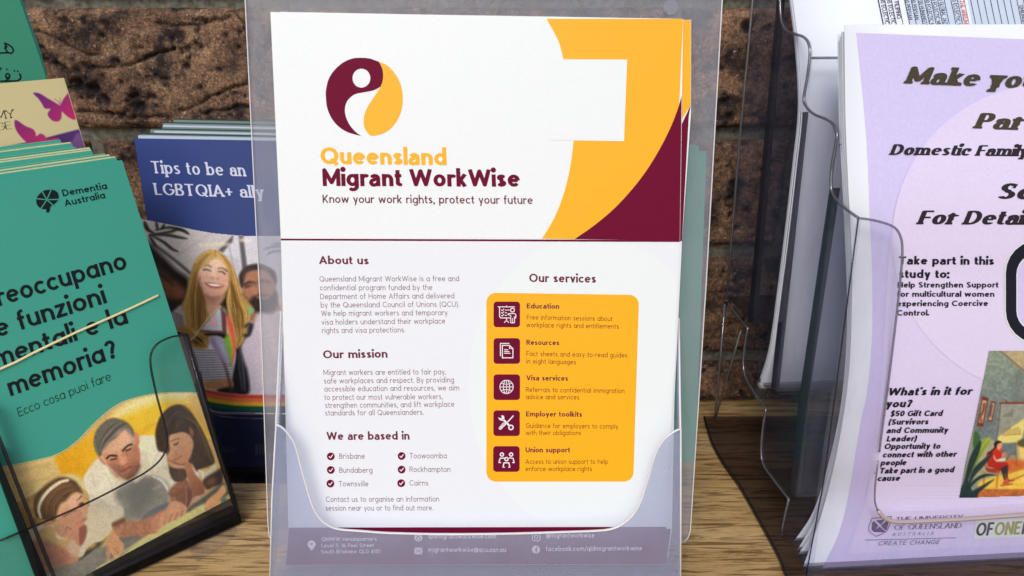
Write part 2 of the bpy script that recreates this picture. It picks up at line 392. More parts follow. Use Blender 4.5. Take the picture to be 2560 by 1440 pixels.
M['off_white'] = mat("off_white_ink", (214, 222, 220), .6, .25)
M['red_text'] = mat("red_ink", (214, 60, 60), .6, .25)
M['grey_ink'] = mat("grey_cell_ink", (196, 208, 226), .6, .25, grain=.06, gs=2000)
M['rubber'] = mat("rubber_band_rubber", (234, 216, 164), .55, .3)
M['picture'] = mat("printed_picture", attr="print", rough=.4, spec=.35)
M['milky'] = clear("milky_plastic", (249, 250, 252), (206, 208, 220), .22, .12, scratch=.12)
M['milky_front'] = clear("milky_front_plastic", (250, 250, 252), (200, 210, 238), .285, .10, scratch=.04)  # milky plastic; the sky's reflection is put into its pale blue haze
M['edge'] = mat("plastic_cut_edge", (226, 224, 226), .25, .6, coat=.3)
M['edge_cool'] = clear("clear_plastic_rim", (176, 176, 188), (226, 232, 246), .16, .04, mir=.8, m0=.16)
M['edge_dark'] = clear("dark_plastic_rim", (150, 148, 156), (120, 118, 128), .16, .05, mir=.1)
M['acrylic'] = clear("clear_acrylic", (250, 250, 252), (176, 190, 226), .018, .03, scratch=.035, mir=.08, m0=.012)
M['acrylic_front'] = clear("clear_acrylic_front", (251, 251, 253), (200, 204, 228), .05, .04, scratch=.05)
M['acrylic_left'] = clear("clear_acrylic_pocket", (251, 251, 251), (200, 200, 200), .010, .03, scratch=.02, mir=.2)
M['acrylic_smoke'] = clear("smoky_acrylic", (206, 203, 206), (150, 150, 170), .02, .04, mir=.12)
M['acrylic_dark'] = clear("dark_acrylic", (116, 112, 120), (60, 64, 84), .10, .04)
M['mortar'] = mat("mortar", (106, 104, 94), .9, .2, grain=.5, gs=260, bump=.6)

def brick_mat():
    m = bpy.data.materials.new("weathered_brick"); m.use_nodes = True; nt = m.node_tree; N, L = nt.nodes, nt.links
    b = N["Principled BSDF"]; b.inputs["Roughness"].default_value = .82; b.inputs["Specular IOR Level"].default_value = .35
    g = N.new("ShaderNodeNewGeometry"); P = g.outputs["Position"]
    def noise(s, d=6, r=.6):
        t = N.new("ShaderNodeTexNoise"); t.inputs["Scale"].default_value = s; t.inputs["Detail"].default_value = d; t.inputs["Roughness"].default_value = r; L.new(P, t.inputs["Vector"]); return t.outputs[0]
    def ramp(src, stops):
        r = N.new("ShaderNodeValToRGB"); L.new(src, r.inputs[0]); e = r.color_ramp.elements
        while len(e) < len(stops): e.new(.5)
        for i, (p, c) in enumerate(stops): e[i].position = p; e[i].color = (*c, 1)
        return r.outputs[0]
    def mix(f, a, b_, mode='MIX'):
        x = N.new("ShaderNodeMix"); x.data_type = 'RGBA'; x.blend_type = mode
        for i, v in ((0, f), (6, a), (7, b_)):
            if hasattr(v, 'links'): L.new(v, x.inputs[i])
            else: x.inputs[i].default_value = v if i == 0 else (*v, 1)
        return x.outputs[2]
    base = ramp(noise(26, 8, .65), [(.28, lin((84, 60, 44))), (.45, lin((134, 104, 82))), (.58, lin((162, 128, 100))), (.75, lin((188, 150, 108)))])
    fine = ramp(noise(620, 5, .8), [(.36, (.10,)*3), (.46, (.6,)*3), (.55, (1.05,)*3), (.66, (1.9, 1.85, 1.8))])
    c = mix(.88, base, fine, 'MULTIPLY')
    mid = ramp(noise(150, 6, .7), [(.36, (.35, .32, .32)), (.5, (1,)*3), (.64, (1.35, 1.28, 1.15))])
    c = mix(.8, c, mid, 'MULTIPLY')
    dark = ramp(noise(38, 10, .7), [(.47, (0,)*3), (.60, (1,)*3)])
    c = mix(dark, c, lin((46, 36, 36)))
    sp = ramp(noise(520, 3, .6), [(.66, (0,)*3), (.71, (1,)*3)])
    c = mix(sp, c, lin((205, 190, 170)))
    a = N.new("ShaderNodeAttribute"); a.attribute_name = "pit"
    c = mix(a.outputs["Fac"], c, lin((24, 22, 28)))
    L.new(c, b.inputs["Base Color"])
    bp = N.new("ShaderNodeBump"); bp.inputs["Strength"].default_value = 1.0; bp.inputs["Distance"].default_value = .0012
    L.new(noise(700, 6, .8), bp.inputs["Height"]); L.new(bp.outputs[0], b.inputs["Normal"])
    return m
M['brick'] = brick_mat()
def wood_mat():
    m = bpy.data.materials.new("oak_laminate"); m.use_nodes = True; nt = m.node_tree; N, L = nt.nodes, nt.links
    b = N["Principled BSDF"]; b.inputs["Roughness"].default_value = .42; b.inputs["Specular IOR Level"].default_value = .45
    g = N.new("ShaderNodeNewGeometry")
    def noise(sx, sy, sc, d, r, dist=0.0):
        mp = N.new("ShaderNodeMapping"); mp.inputs["Scale"].default_value = (sx, sy, 1); mp.inputs["Rotation"].default_value = (0, 0, R(3)); L.new(g.outputs["Position"], mp.inputs[0])
        t = N.new("ShaderNodeTexNoise"); t.inputs["Scale"].default_value = sc; t.inputs["Detail"].default_value = d; t.inputs["Roughness"].default_value = r; t.inputs["Distortion"].default_value = dist
        L.new(mp.outputs[0], t.inputs["Vector"]); return t.outputs[0]
    def ramp(src, stops):
        r = N.new("ShaderNodeValToRGB"); L.new(src, r.inputs[0]); e = r.color_ramp.elements
        while len(e) < len(stops): e.new(.5)
        for i, (p, c) in enumerate(stops): e[i].position = p; e[i].color = (*c, 1)
        return r.outputs[0]
    def mul(a, b_, f=1):
        x = N.new("ShaderNodeMix"); x.data_type = 'RGBA'; x.blend_type = 'MULTIPLY'; x.inputs[0].default_value = f; L.new(a, x.inputs[6]); L.new(b_, x.inputs[7]); return x.outputs[2]
    base = ramp(noise(1, 7, 5, 4, .5), [(.3, lin((172, 138, 88))), (.5, lin((204, 170, 116))), (.72, lin((222, 192, 142)))])
    n1 = noise(1.0, 16, 24, 9, .68, .9)
    streak = ramp(n1, [(.42, (.2, .15, .11)), (.465, (.62, .56, .48)), (.49, (.98,)*3), (.62, (1.1, 1.09, 1.05))])
    n2 = noise(1, 24, 62, 7, .78, .5)
    fine = ramp(n2, [(.40, (.34, .29, .23)), (.48, (.95,)*3)])
    c = mul(mul(base, streak, .74), fine, .66)
    L.new(c, b.inputs["Base Color"])
    bp = N.new("ShaderNodeBump"); bp.inputs["Strength"].default_value = .5; bp.inputs["Distance"].default_value = .0004
    L.new(n2, bp.inputs["Height"]); L.new(bp.outputs[0], b.inputs["Normal"])
    return m
M['wood'] = wood_mat()

# ------------------------------------------------------------------ printed pictures: colours laid on a fine mesh of the sheet
def vnoise(x, y, seed, cell):
    r = np.random.default_rng(seed).random((64, 64)); gx, gy = x / cell, y / cell
    ix, iy = np.floor(gx).astype(int), np.floor(gy).astype(int); fx, fy = gx - ix, gy - iy
    fx = fx*fx*(3-2*fx); fy = fy*fy*(3-2*fy)
    a, b, c, d = r[iy % 64, ix % 64], r[iy % 64, (ix+1) % 64], r[(iy+1) % 64, ix % 64], r[(iy+1) % 64, (ix+1) % 64]
    return (a*(1-fx)+b*fx)*(1-fy) + (c*(1-fx)+d*fx)*fy
def fbm(x, y, seed, cell, o=4):
    s = 0; a = .5
    for i in range(o): s = s + a * vnoise(x + 17.3*i, y + 9.1*i, seed + i, cell); cell /= 2.1; a /= 2
    return s / (1 - .5**o)
class Canvas:
    def __init__(s, x0, y0, x1, y1, st, bg, tf=None):
        s.x0, s.y0, s.st = x0, y0, st; s.w = int((x1-x0)/st)+1; s.h = int((y1-y0)/st)+1
        s.im = np.empty((s.h, s.w, 3)); s.im[:] = np.array(bg, float); s.tf = tf or (lambda x, y: (x, y))
        s.X, s.Y = np.meshgrid(x0 + st*np.arange(s.w), y0 + st*np.arange(s.h))
    def use(s, ox, oy, k): s.tf = lambda x, y: (ox + x/k, oy + y/k); s.k = k
    def win(s, P, mrg):
        i0 = max(0, int((P[:,0].min()-mrg-s.x0)/s.st)); i1 = min(s.w, int((P[:,0].max()+mrg-s.x0)/s.st)+2)
        j0 = max(0, int((P[:,1].min()-mrg-s.y0)/s.st)); j1 = min(s.h, int((P[:,1].max()+mrg-s.y0)/s.st)+2)
        return (slice(j0, j1), slice(i0, i1)) if i1 > i0 and j1 > j0 else None
    def seg(s, P, w, closed):
        X_, Y_ = s.X[w], s.Y[w]; d = np.full(X_.shape, 1e9); n = len(P); T = np.zeros(X_.shape)
        for i in range(n if closed else n-1):
            a, b = P[i], P[(i+1) % n]; dx, dy = b-a; L = dx*dx+dy*dy
            if L == 0: continue
            t = np.clip(((X_-a[0])*dx+(Y_-a[1])*dy)/L, 0, 1); e = np.hypot(X_-a[0]-t*dx, Y_-a[1]-t*dy)
            if not closed: T = np.where(e < d, (i+t)/(n-1), T)
            d = np.minimum(d, e)
        return d, T
    def put(s, w, a, col, noise=0.0, cell=8.0, col2=None, ax=None):
        c = np.array(col, float)
        if col2 is not None:
            (ax0, ay0), (ax1, ay1) = s.tf(*ax[0]), s.tf(*ax[1]); dx, dy = ax1-ax0, ay1-ay0
            t = np.clip(((s.X[w]-ax0)*dx+(s.Y[w]-ay0)*dy)/(dx*dx+dy*dy), 0, 1)[..., None]; c = c*(1-t)+np.array(col2, float)*t
        if noise: c = c * (1 + noise*(fbm(s.X[w]+500, s.Y[w]+500, 5, cell)-.5)*2)[..., None]
        s.im[w] = s.im[w]*(1-a[..., None]) + c*a[..., None]
    def poly(s, pts, col, f=1.0, smooth=True, alpha=1.0, **kw):
        q = spline(pts, True, 5) if smooth else pts
        P = np.array([s.tf(*p[:2]) for p in q]); w = s.win(P, f+2)
        if not w: return
        d, _ = s.seg(P, w, True); X_, Y_ = s.X[w], s.Y[w]; ins = np.zeros(X_.shape, bool); n = len(P); j = n-1
        for i in range(n):
            (xi, yi), (xj, yj) = P[i], P[j]
            if yi != yj: ins ^= ((yi > Y_) != (yj > Y_)) & (X_ < (xj-xi)*(Y_-yi)/(yj-yi)+xi)
            j = i
        a = np.clip(np.where(ins, d, -d)/f*.5+.5, 0, 1)*alpha; s.put(w, a, col, **kw)
    def stroke(s, pts, wd, col, f=1.0, alpha=1.0, smooth=True, taper=False, **kw):
        q = spline(pts, False, 5) if smooth and len(pts) > 2 else pts
        P = np.array([s.tf(*p[:2]) for p in q]); wd = wd/s.k; w = s.win(P, wd+f+1)
        if not w: return
        d, T = s.seg(P, w, False); h = wd/2*(np.sin(np.pi*np.clip(T,.02,.98))**.6 if taper else 1)
        s.put(w, np.clip((h-d)/f*.5+.5, 0, 1)*alpha, col, **kw)
    def blob(s, x, y, r, col, ry=None, f=None, rot=0, **kw): s.poly(ell(x, y, r, ry or r, 16, rot), col, f or 1.2, smooth=False, **kw)
    def hair(s, A, B, n, wd, cols, alpha=.55, jit=.0, f=.8):
        """strands between two guide lines"""
        for i in range(n):
            t = random.random(); c = random.choice(cols); m = len(A); jx = random.gauss(0, jit); jy = random.gauss(0, jit)
            p = [(A[k][0]*(1-t)+B[k][0]*t+jx+random.gauss(0, jit*.3), A[k][1]*(1-t)+B[k][1]*t+jy+random.gauss(0, jit*.3)) for k in range(m)]
            s.stroke(p, wd*random.uniform(.5, 1.5), c, f, alpha*random.uniform(.5, 1), taper=True)
    def mesh(s, name, surf, clip, parent, off=.00012, soft=.5, mul=1.0):
        k = s.im.copy()
        g = np.pad(k, ((1,1),(1,1),(0,0)), 'edge'); k = (1-soft)*k + soft*(g[:-2,1:-1]+g[2:,1:-1]+g[1:-1,:-2]+g[1:-1,2:])/4
        k = np.clip(k, 0, 250)/255; L_ = np.where(k <= .04045, k/12.92, ((k+.055)/1.055)**2.4)*mul
        C = np.array(clip); ins = np.zeros(s.X.shape, bool); j = len(C)-1
        for i in range(len(C)):
            (xi, yi), (xj, yj) = C[i], C[j]
            if yi != yj: ins ^= ((yi > s.Y) != (yj > s.Y)) & (s.X < (xj-xi)*(s.Y-yi)/(yj-yi)+xi)
            j = i
        idx = -np.ones(s.X.shape, int); cnt = ins.sum(); idx[ins] = np.arange(cnt); xs, ys = s.X[ins], s.Y[ins]
        if isinstance(surf, Flat):      # sight lines cut the plane all at once
            u = np.array([1,0,0]); F, U, o, n, p = map(np.array, (FW, UP, CAMO, surf.n, surf.p))
            D = (xs-1280)[:,None]*u + (720-ys)[:,None]*U + FPX*F; t = ((p+n*off-o)@n)/(D@n); V = o+D*t[:,None]
        else: V = np.array([surf.P(a, b, off) for a, b in zip(xs, ys)])
        q = np.stack([idx[:-1,:-1], idx[1:,:-1], idx[1:,1:], idx[:-1,1:]], -1).reshape(-1, 4); q = q[(q >= 0).all(1)]
        me = bpy.data.meshes.new(name); me.vertices.add(len(V)); me.vertices.foreach_set("co", V.astype(np.float32).ravel())
        me.loops.add(len(q)*4); me.loops.foreach_set("vertex_index", q.astype(np.int32).ravel())
        me.polygons.add(len(q)); me.polygons.foreach_set("loop_start", np.arange(0, len(q)*4, 4, dtype=np.int32)); me.update(calc_edges=True)
        at = me.attributes.new("print", 'FLOAT_COLOR', 'POINT'); at.data.foreach_set("color", np.concatenate([L_[ins], np.ones((cnt, 1))], 1).astype(np.float32).ravel())
        me.materials.append(M['picture']); me.validate()
        ob = bpy.data.objects.new(name, me); COL.objects.link(ob)
        ob.parent = parent; ob.matrix_parent_inverse = Matrix.Translation(-parent.location)
        return ob

# ------------------------------------------------------------------ sheets and plates
def sheet(name, surf, outline, thick, m, parent=None, grid=None, edge=None, holes=(), off=0.0):
    """a sheet of real thickness whose face lies on the surface"""
    v, t = union([outline], 1e-4, holes, grid); n = len(v)
    A = [surf.P(x, y, off) for x, y in v]; B = [surf.P(x, y, off) - surf.N(surf.P(x, y)) * thick for x, y in v]
    cnt = {}
    for f in t:
        for i in range(3): e = (f[i], f[(i+1) % 3]); cnt[e] = cnt.get(e, 0) + 1
    F = [f for f in t] + [tuple(i + n for i in f[::-1]) for f in t]; nf = len(F)
    for (a, b) in cnt:
        if (b, a) not in cnt: F.append((b, a, a + n, b + n))
    # outline is in picture sense (y down): flip all so that faces look outward
    F = [f[::-1] for f in F]
    fm = [0]*nf + [1]*(len(F)-nf) if edge else None
    return link(name, A + B, F, m, parent, mats=[m, edge] if edge else None, fmat=fm)
def rim(name, surf, pts, r, m, parent=None, off=0.0, smooth=False, closed=False, flat=1.0):
    q = spline(pts, closed, 6) if smooth else pts
    b = MB(); b.tube([surf.P(x, y, off) for x, y in q], r, 6, closed, flat); return b.build(name, m, parent, True)

# ------------------------------------------------------------------ wall of bricks and the countertop
WALLY = 0.5
def fb(x, y, seed, cell, o=5): return fbm(np.asarray(x)*1.0 + 300, np.asarray(y)*1.0 + 300, seed, cell, o)
wall = thing("brick_wall", "weathered reddish brown brick wall with pale mortar behind the leaflet holders", "wall", (0, WALLY, 0))
mb = MB(); mb.box(Vector((0.05, WALLY + .058, .42)), Vector((1.1, 0, 0)), Vector((0, .05, 0)), Vector((0, 0, .42)))
mb.build("mortar", M['mortar'], wall)
WP = Flat((0, WALLY, 0), (1, 0, 0), (0, 0, 1))
def wxz(x, y): p = WP.P(x, y); return (p.x, p.z)
cracks = [[(90,75),(150,105),(205,132),(255,137)], [(365,145),(400,135),(435,122)], [(230,172),(290,168),(345,152),(380,138),(432,122)],
          [(450,275),(490,262),(540,240),(590,215),(625,205)], [(500,285),(560,275),(625,265)], [(100,145),(150,165),(175,178)],
          [(390,60),(430,66),(500,60),(575,45)], [(575,25),(600,50),(612,60)], [(190,280),(260,285),(330,295),(420,292)]]
cracks = [[wxz(*p) for p in c] for c in cracks]
pits = [(395,12,9),(252,90,9),(508,58,7),(563,88,8),(487,107,7),(497,117,12),(472,143,7),(465,165,13),(570,10,14),(290,155,13),(215,165,10),(300,205,9),(335,240,17),(410,213,8),(500,218,11),
        (190,175,14),(195,210,18),(330,263,20),(350,272,16),(230,225,22),(260,250,18),(1868,68,18),(1808,172,10),(1822,292,13),(1815,255,12),(600,80,8),(612,240,7)]
pits = [(*wxz(a, b), r*.00027) for a, b, r in pits]
def seg_d(X_, Z_, P):
    d = np.full(X_.shape, 9.)
    for a, b in zip(P[:-1], P[1:]):
        dx, dz = b[0]-a[0], b[1]-a[1]; t = np.clip(((X_-a[0])*dx+(Z_-a[1])*dz)/(dx*dx+dz*dz), 0, 1)
        d = np.minimum(d, np.hypot(X_-a[0]-t*dx, Z_-a[1]-t*dz))
    return d
def make_brick(x0, x1, z0, z1, seed):
    fine = x1 > -.42 and x0 < .22 and z0 < .33
    st = .0011 if fine else .004
    nx, nz = max(6, int((x1-x0)/st)), max(5, int((z1-z0)/st))
    u = np.linspace(0, 1, nx+1); w = np.linspace(0, 1, nz+1); U, Wt = np.meshgrid(u, w)
    Xc, Zc = x0+(x1-x0)*U, z0+(z1-z0)*Wt
    e = np.minimum(np.minimum(U*(x1-x0), (1-U)*(x1-x0)), np.minimum(Wt*(z1-z0), (1-Wt)*(z1-z0)))
    wob = (fb(Xc*1000, Zc*1000, seed, 9.)-.5)*.006
    rnd = np.clip((e+wob*.6)/.007, 0, 1); dep = .009*(1-np.sqrt(np.clip(1-(1-rnd)**2, 0, 1)))
    dep = dep + (fb(Xc*1000, Zc*1000, seed+3, 22.)-.5)*.004 + (fb(Xc*1000, Zc*1000, seed+9, 4.)-.5)*.0022
    pit = np.zeros(Xc.shape)
    for c in cracks:
        if x1 < -.15: pass
        d = seg_d(Xc + (fb(Xc*1000, Zc*1000, 77, 5.)-.5)*.004, Zc + (fb(Xc*1000, Zc*1000, 78, 5.)-.5)*.004, c)
        dep = dep + .0028*np.exp(-(d/.0012)**2); pit = np.maximum(pit, np.exp(-(d/.0007)**2)*.85)
    for a, b, r in pits:
        d = np.hypot(Xc-a, Zc-b)*(1+.5*(fb(Xc*1000, Zc*1000, 81, 3.)-.5)*2)
        dep = dep + .9*r*np.clip(1-(d/r)**2, 0, 1); pit = np.maximum(pit, np.clip(1.4-(d/r)*1.4, 0, 1))
    n2 = fb(Xc*1000+99, Zc*1000, seed+21, 6., 3); pit = np.maximum(pit, np.clip((n2-.68)*9, 0, .9)); dep = dep + np.clip((n2-.66)*.02, 0, .002)
    n = (nx+1)*(nz+1); V = np.stack([Xc, WALLY+dep, Zc], -1).reshape(-1, 3)
    q = np.arange(n).reshape(nz+1, nx+1); F = np.stack([q[:-1,:-1], q[:-1,1:], q[1:,1:], q[1:,:-1]], -1).reshape(-1, 4).tolist()
    bk = [(x0, WALLY+.03, z0), (x1, WALLY+.03, z0), (x1, WALLY+.03, z1), (x0, WALLY+.03, z1)]
    V = V.tolist() + bk
    F.append(tuple(q[0, ::-1]) + (n, n+1)); F.append(tuple(q[-1]) + (n+2, n+3))
    F.append(tuple(q[:, 0]) + (n+3, n)); F.append(tuple(q[::-1, -1]) + (n+1, n+2))
    o = link("brick", V, F, M['brick'], wall, True)
    at = o.data.attributes.new("pit", 'FLOAT', 'POINT'); at.data.foreach_set("value", np.concatenate([pit.ravel(), np.zeros(4)]).astype(np.float32))
rows = [(-.040, .035), (.044, .119), (.129, .2045), (.2125, .289), (.2945, .369), (.378, .453), (.462, .537), (.546, .62), (.63, .704)]
for r_, (z0, z1) in enumerate(rows):
    x = -.281 - .24*3 + (.12 if r_ % 2 else 0) + (.03 if r_ == 3 else 0)
    while x < 1.0:
        L_ = .23 + random.uniform(-.003, .003)
        if z1 > 0: make_brick(x + .0, x + L_, max(z0, .002) + random.uniform(-.001, .001), z1, 11*r_ + int((x+2)*40))
        x += .24
mb = MB(); mb.box(Vector((.05, -.02, -.02)), Vector((1.1, 0, 0)), Vector((0, .53, 0)), Vector((0, 0, .02)))
top = mb.build("countertop", M['wood']); tag(top, kind="structure")

gm = MB(); gm.box(Vector((0, -2.0, -.95)), Vector((8, 0, 0)), Vector((0, 6, 0)), Vector((0, 0, .02)))
tag(gm.build("ground", mat("pale_paving", (176, 172, 164), .9, .2, grain=.2, gs=12)), kind="structure")  # unseen ground, added to bounce light up at the holders

# ------------------------------------------------------------------ left holder: turned 44 degrees, leaning back 11
YG = R(44.2); LG = R(11.0)
ug = Vector((math.cos(YG), math.sin(YG), 0)); bg_ = Vector((-math.sin(YG), math.cos(YG), 0))
vg = bg_ * math.sin(LG) + Vector((0, 0, 1)) * math.cos(LG)
tz = Flat((0, 0, .004), (1, 0, 0), (0, 1, 0))
G = Flat(tz.P(590, 1290), ug, vg)
GT = G.moved(-.0012)
gbase = tz.P(400, 1400)
def behind(surf, sh, d, lift=0.0, side=0.0):
    """the outline of the same card pushed d further back"""
    return [project(surf.P(x, y) - surf.n*d + surf.v*lift + surf.u*side) for x, y in sh]
def brochure_stack(n, surf, shapes, thick, face, block, label, group, name, base, cat="brochure", step=.0017):
    for i in range(n):
        j = random.uniform(-3, 3); sh = shapes(i)
        t = thing(name, label, cat, base, group)
        s_ = surf.moved(-step*(i+1) )
        sheet("cover", s_, sh, .0003, face, t)
        sheet("pages", s_, [(x, y) for x, y in sh], thick - .0003, block, t, off=-.00031)
# front brochure
fr = [(305, 400), (440, 822), (575, 1243), (240, 1425), (40, 1530), (-230, 1600), (-330, 1180), (-260, 485), (0, 445), (2, 444.7)]
bro = thing("teal_brochure", "teal Italian brochure picturing a father reading with two girls, front of its stack", "brochure", gbase)
sheet("cover", G, fr, .0008, M['teal'], bro)
each("title_lettering", M['black_ink'], bro, G, .00012, (("reoccupano", (-2, 766), (320, 671), 47), ("e funzioni", (-6, 844), (268, 757), 47), ("mentali e la", (-10, 920), (322, 808), 47), ("memoria?", (27, 991), (297, 892), 47)), .066, .058, track=.07)
Ink(G).text("Ecco cosa puoi fare", (48, 1042), (279, 950), 22, .03).build("subtitle_lettering", M['black_ink'], bro)
each("logo_lettering", M['black_ink'], bro, G, .00012, (("Dementia", (158, 491), (269, 472), 17), ("Australia", (163, 516), (264, 495), 17)), .062)
c3 = lambda x, y: (x/3.654, 380+y/3.654)
brain = spline([c3(*p) for p in [(405,352),(480,345),(525,370),(536,410),(522,450),(488,483),(462,498),(452,545),(425,553),(421,525),(385,520),(347,495),(331,455),(337,415),(362,382)]], True, 5)
Ink(G).poly([brain]).build("logo_emblem", M['black_ink'], bro)
sp = Ink(G, .0002)
for e in ((380,352),(470,338),(542,432),(492,492),(372,520),(325,425)): sp.line([c3(428,436), c3(*e)], 2.6, caps=False)
sp.build("logo_spoke", M['teal'], bro)
# stack behind
for i in range(9):
    t = thing("teal_brochure", "teal brochure, %s behind the Italian one, only its top edge showing" % ("first second third fourth fifth sixth seventh eighth ninth".split()[i]), "brochure", gbase, "teal brochures stacked behind the Italian one")
    d = .0010 + .0022*i + (.004 if i > 4 else 0); s_ = G.moved(-d); j = random.uniform(-5, 5)
    sh = behind(G, [(303 + j, 400), (440, 822), (560, 1235), (40, 1500), (-230, 1580), (-260, 485), (0, 445)], d, .0017*(i+1) + random.uniform(-.0006, .0006), -.0024*(i+1) + random.uniform(-.002, .001))
    sheet("cover", s_, sh, .0004, M['teal'], t)
    pg = [(x - 3, y - (3.2 if i in (0, 1, 3, 4, 6) else 0)) if y < 500 else (x - 3, y) for x, y in sh]
    sheet("pages", s_, pg, .0012, M['cream'], t, off=-.00041)
bd = thing("rubber_band", "cream rubber band stretched across the teal Italian brochures", "rubber band", gbase)
b = MB(); e1 = [G.P(x, y, .0007) for x, y in [(-60, 950), (-10, 927), (40, 905), (80, 884), (130, 859.5), (190, 831), (250, 805), (300, 783), (350, 760), (394, 739)]]
e2 = e1 + [G.P(397, 736, -.001), G.P(396, 728, -.006), G.P(390, 722, -.012)]
b.tube(e2, .00065, 8, False, .5); b.build("band", M['rubber'], bd, True)

# the picture on the front brochure
cv = Canvas(-6, 960, 612, 1446, 1.5, (206, 172, 104))
cv.use(0, 980, 3.13)          # numbers as on a 3.13 times enlargement
P_, S_ = cv.poly, cv.stroke
P_([(0,560),(200,555),(440,490),(500,640),(560,700),(400,760),(100,860),(0,840)], (214,184,116), 6, noise=.08, cell=20)
P_([(0,800),(80,840),(330,745),(300,800),(100,880),(60,900)], (226,200,132), 5)
P_([(60,880),(300,780),(360,900),(300,1100),(180,1100),(100,960)], (178,140,78), 8, noise=.25, cell=12)
S_([(90,870),(200,820),(330,745)], 14, (228,204,140), 4)
S_([(30,640),(200,610),(430,560)], 10, (182,150,88), 6, .5)
S_([(100,740),(260,700),(470,650)], 10, (182,150,88), 6, .5)
P_([(432,480),(560,440),(700,330),(830,220),(1000,90),(1180,20),(1400,-10),(1700,-10),(1850,60),(1700,340),(1300,400),(1060,350),(760,520),(660,670),(560,640),(480,640)], (238,196,58), 4, col2=(226,160,24), ax=((1100,60),(520,640)), noise=.05, cell=30)
P_([(880,200),(1000,90),(1180,20),(1400,-20),(1720,-20),(1760,60),(1600,70),(1300,60),(1120,110),(960,180)], (240,226,178), 14)
P_([(1480,40),(1700,20),(1800,140),(1960,420),(1860,500),(1640,300)], (222,184,112), 10)
P_([(1640,30),(1760,40),(1800,120),(1700,130)], (240,222,186), 8)
S_([(1200,240),(1130,300),(1060,330)], 10, (206,148,28), 8, .6)
S_([(500,640),(560,600),(640,610)], 10, (204,148,30), 8, .5)
P_([(480,660),(560,645),(640,680),(680,780),(600,800),(540,720)], (216,196,128), 5)
# father: shirt
P_([(770,520),(700,600),(655,680),(690,800),(720,960),(880,1010),(960,1000),(960,900),(1200,960),(1340,900),(1460,900),(1560,640),(1460,560),(1420,420),(1320,360),(1180,345),(1090,360),(1100,420),(900,460)], (232,222,192), 2.5, noise=.05, cell=25)
P_([(1090,350),(1230,350),(1400,420),(1500,560),(1380,520),(1240,470),(1110,480)], (226,222,184), 3)
P_([(760,530),(700,600),(660,690),(700,800),(760,760),(820,640),(800,560)], (226,214,184), 4)
P_([(900,800),(950,730),(1120,660),(1280,690),(1330,800),(1300,900),(1120,1000),(990,1010),(950,920)], (140,138,126), 8, noise=.12, cell=20)
P_([(1000,760),(1100,700),(1200,700),(1180,860),(1080,960),(1010,900)], (116,116,108), 14)
P_([(860,640),(920,720),(960,700),(1080,680),(1040,640)], (222,206,170), 3)
P_([(700,800),(860,880),(960,900),(955,985),(880,1012),(760,960)], (214,204,176), 3)
P_([(1100,480),(1150,470),(1160,600),(1080,700),(1040,690),(1100,600)], (214,204,172), 4)
for q in ([(830,640),(870,720),(900,800)], [(720,640),(740,740)], [(1240,480),(1200,560),(1190,640)], [(1300,600),(1380,560),(1460,600)], [(1200,760),(1290,720),(1330,770)]): S_(q, 9, (192,180,150), 4, .6)
P_([(1190,660),(1260,700),(1315,780),(1310,740),(1260,680)], (238,238,232), 3)
# jeans
P_([(300,1400),(480,1370),(600,1300),(760,1230),(900,1180),(960,1140),(1120,1120),(1180,1140),(1120,1240),(960,1300),(850,1350),(760,1440),(300,1460)], (128,126,114), 3, noise=.12, cell=10)
P_([(1130,960),(1220,900),(1330,860),(1420,850),(1400,960),(1200,1010),(1100,1030)], (104,110,112), 3)
P_([(1560,900),(1700,830),(1820,700),(1840,760),(1700,860),(1560,960),(1480,980)], (84,86,80), 4)
P_([(920,1150),(1060,1060),(1120,1120),(960,1180),(900,1250)], (110,110,102), 4)
P_([(500,1360),(640,1250),(740,1210),(760,1150),(860,1040),(800,1180),(700,1280)], (54,48,44), 6)
# father: head
P_([(760,490),(780,500),(830,560),(820,570),(790,545)], (196,128,96), 3)
P_([(1040,320),(1080,330),(1092,400),(1075,420),(1050,400)], (206,132,100), 3)
P_([(790,480),(830,420),(920,370),(970,300),(1020,310),(1050,380),(1090,440),(1096,540),(1070,620),(1010,680),(950,670),(870,600),(820,540)], (206,150,112), 2.5, col2=(170,108,78), ax=((840,430),(1060,640)))
P_([(800,430),(850,370),(940,300),(1010,280),(1045,330),(1040,420),(900,460),(820,480)], (206,156,120), 3)
P_([(860,430),(950,360),(990,330),(1030,400),(960,450),(880,480)], (220,172,134), 12)
P_([(880,570),(920,640),(980,680),(1040,660),(1080,600),(1090,560),(1040,560),(1000,600),(930,600)], (122,84,66), 12, alpha=.75, noise=.15, cell=6)
P_([(935,540),(985,500),(1010,540),(990,570),(950,585),(930,570)], (214,146,112), 6)
S_([(930,580),(955,590),(1000,560)], 8, (136,80,58), 3, .8)
S_([(835,520),(862,498),(912,500)], 12, (52,42,36), 2)
S_([(960,460),(1000,420),(1030,410)], 12, (52,42,36), 2)
S_([(868,530),(890,528),(912,518)], 8, (44,34,30), 2); S_([(985,458),(1010,450),(1024,440)], 8, (44,34,30), 2)
S_([(1000,440),(1025,428),(1032,450)], 5, (230,200,170), 3, .6)
S_([(945,620),(975,610),(1020,585)], 9, (128,58,50), 2.5); S_([(955,637),(985,632),(1015,610)], 9, (184,118,96), 3)
S_([(1000,680),(1060,640),(1090,580)], 12, (60,42,34), 6, .8)
P_([(775,500),(742,450),(733,370),(760,290),(820,230),(880,204),(950,215),(1010,250),(1045,300),(1045,350),(1010,330),(975,290),(920,350),(840,400),(805,440),(795,490)], (104,98,86), 3, noise=.35, cell=3)
cv.hair([(760,480),(745,380),(800,260),(880,215)], [(810,440),(850,390),(950,300),(1010,260)], 200, 3.2, [(140,134,122),(74,68,60),(160,154,140),(96,90,80),(60,56,50)], .5, 7)
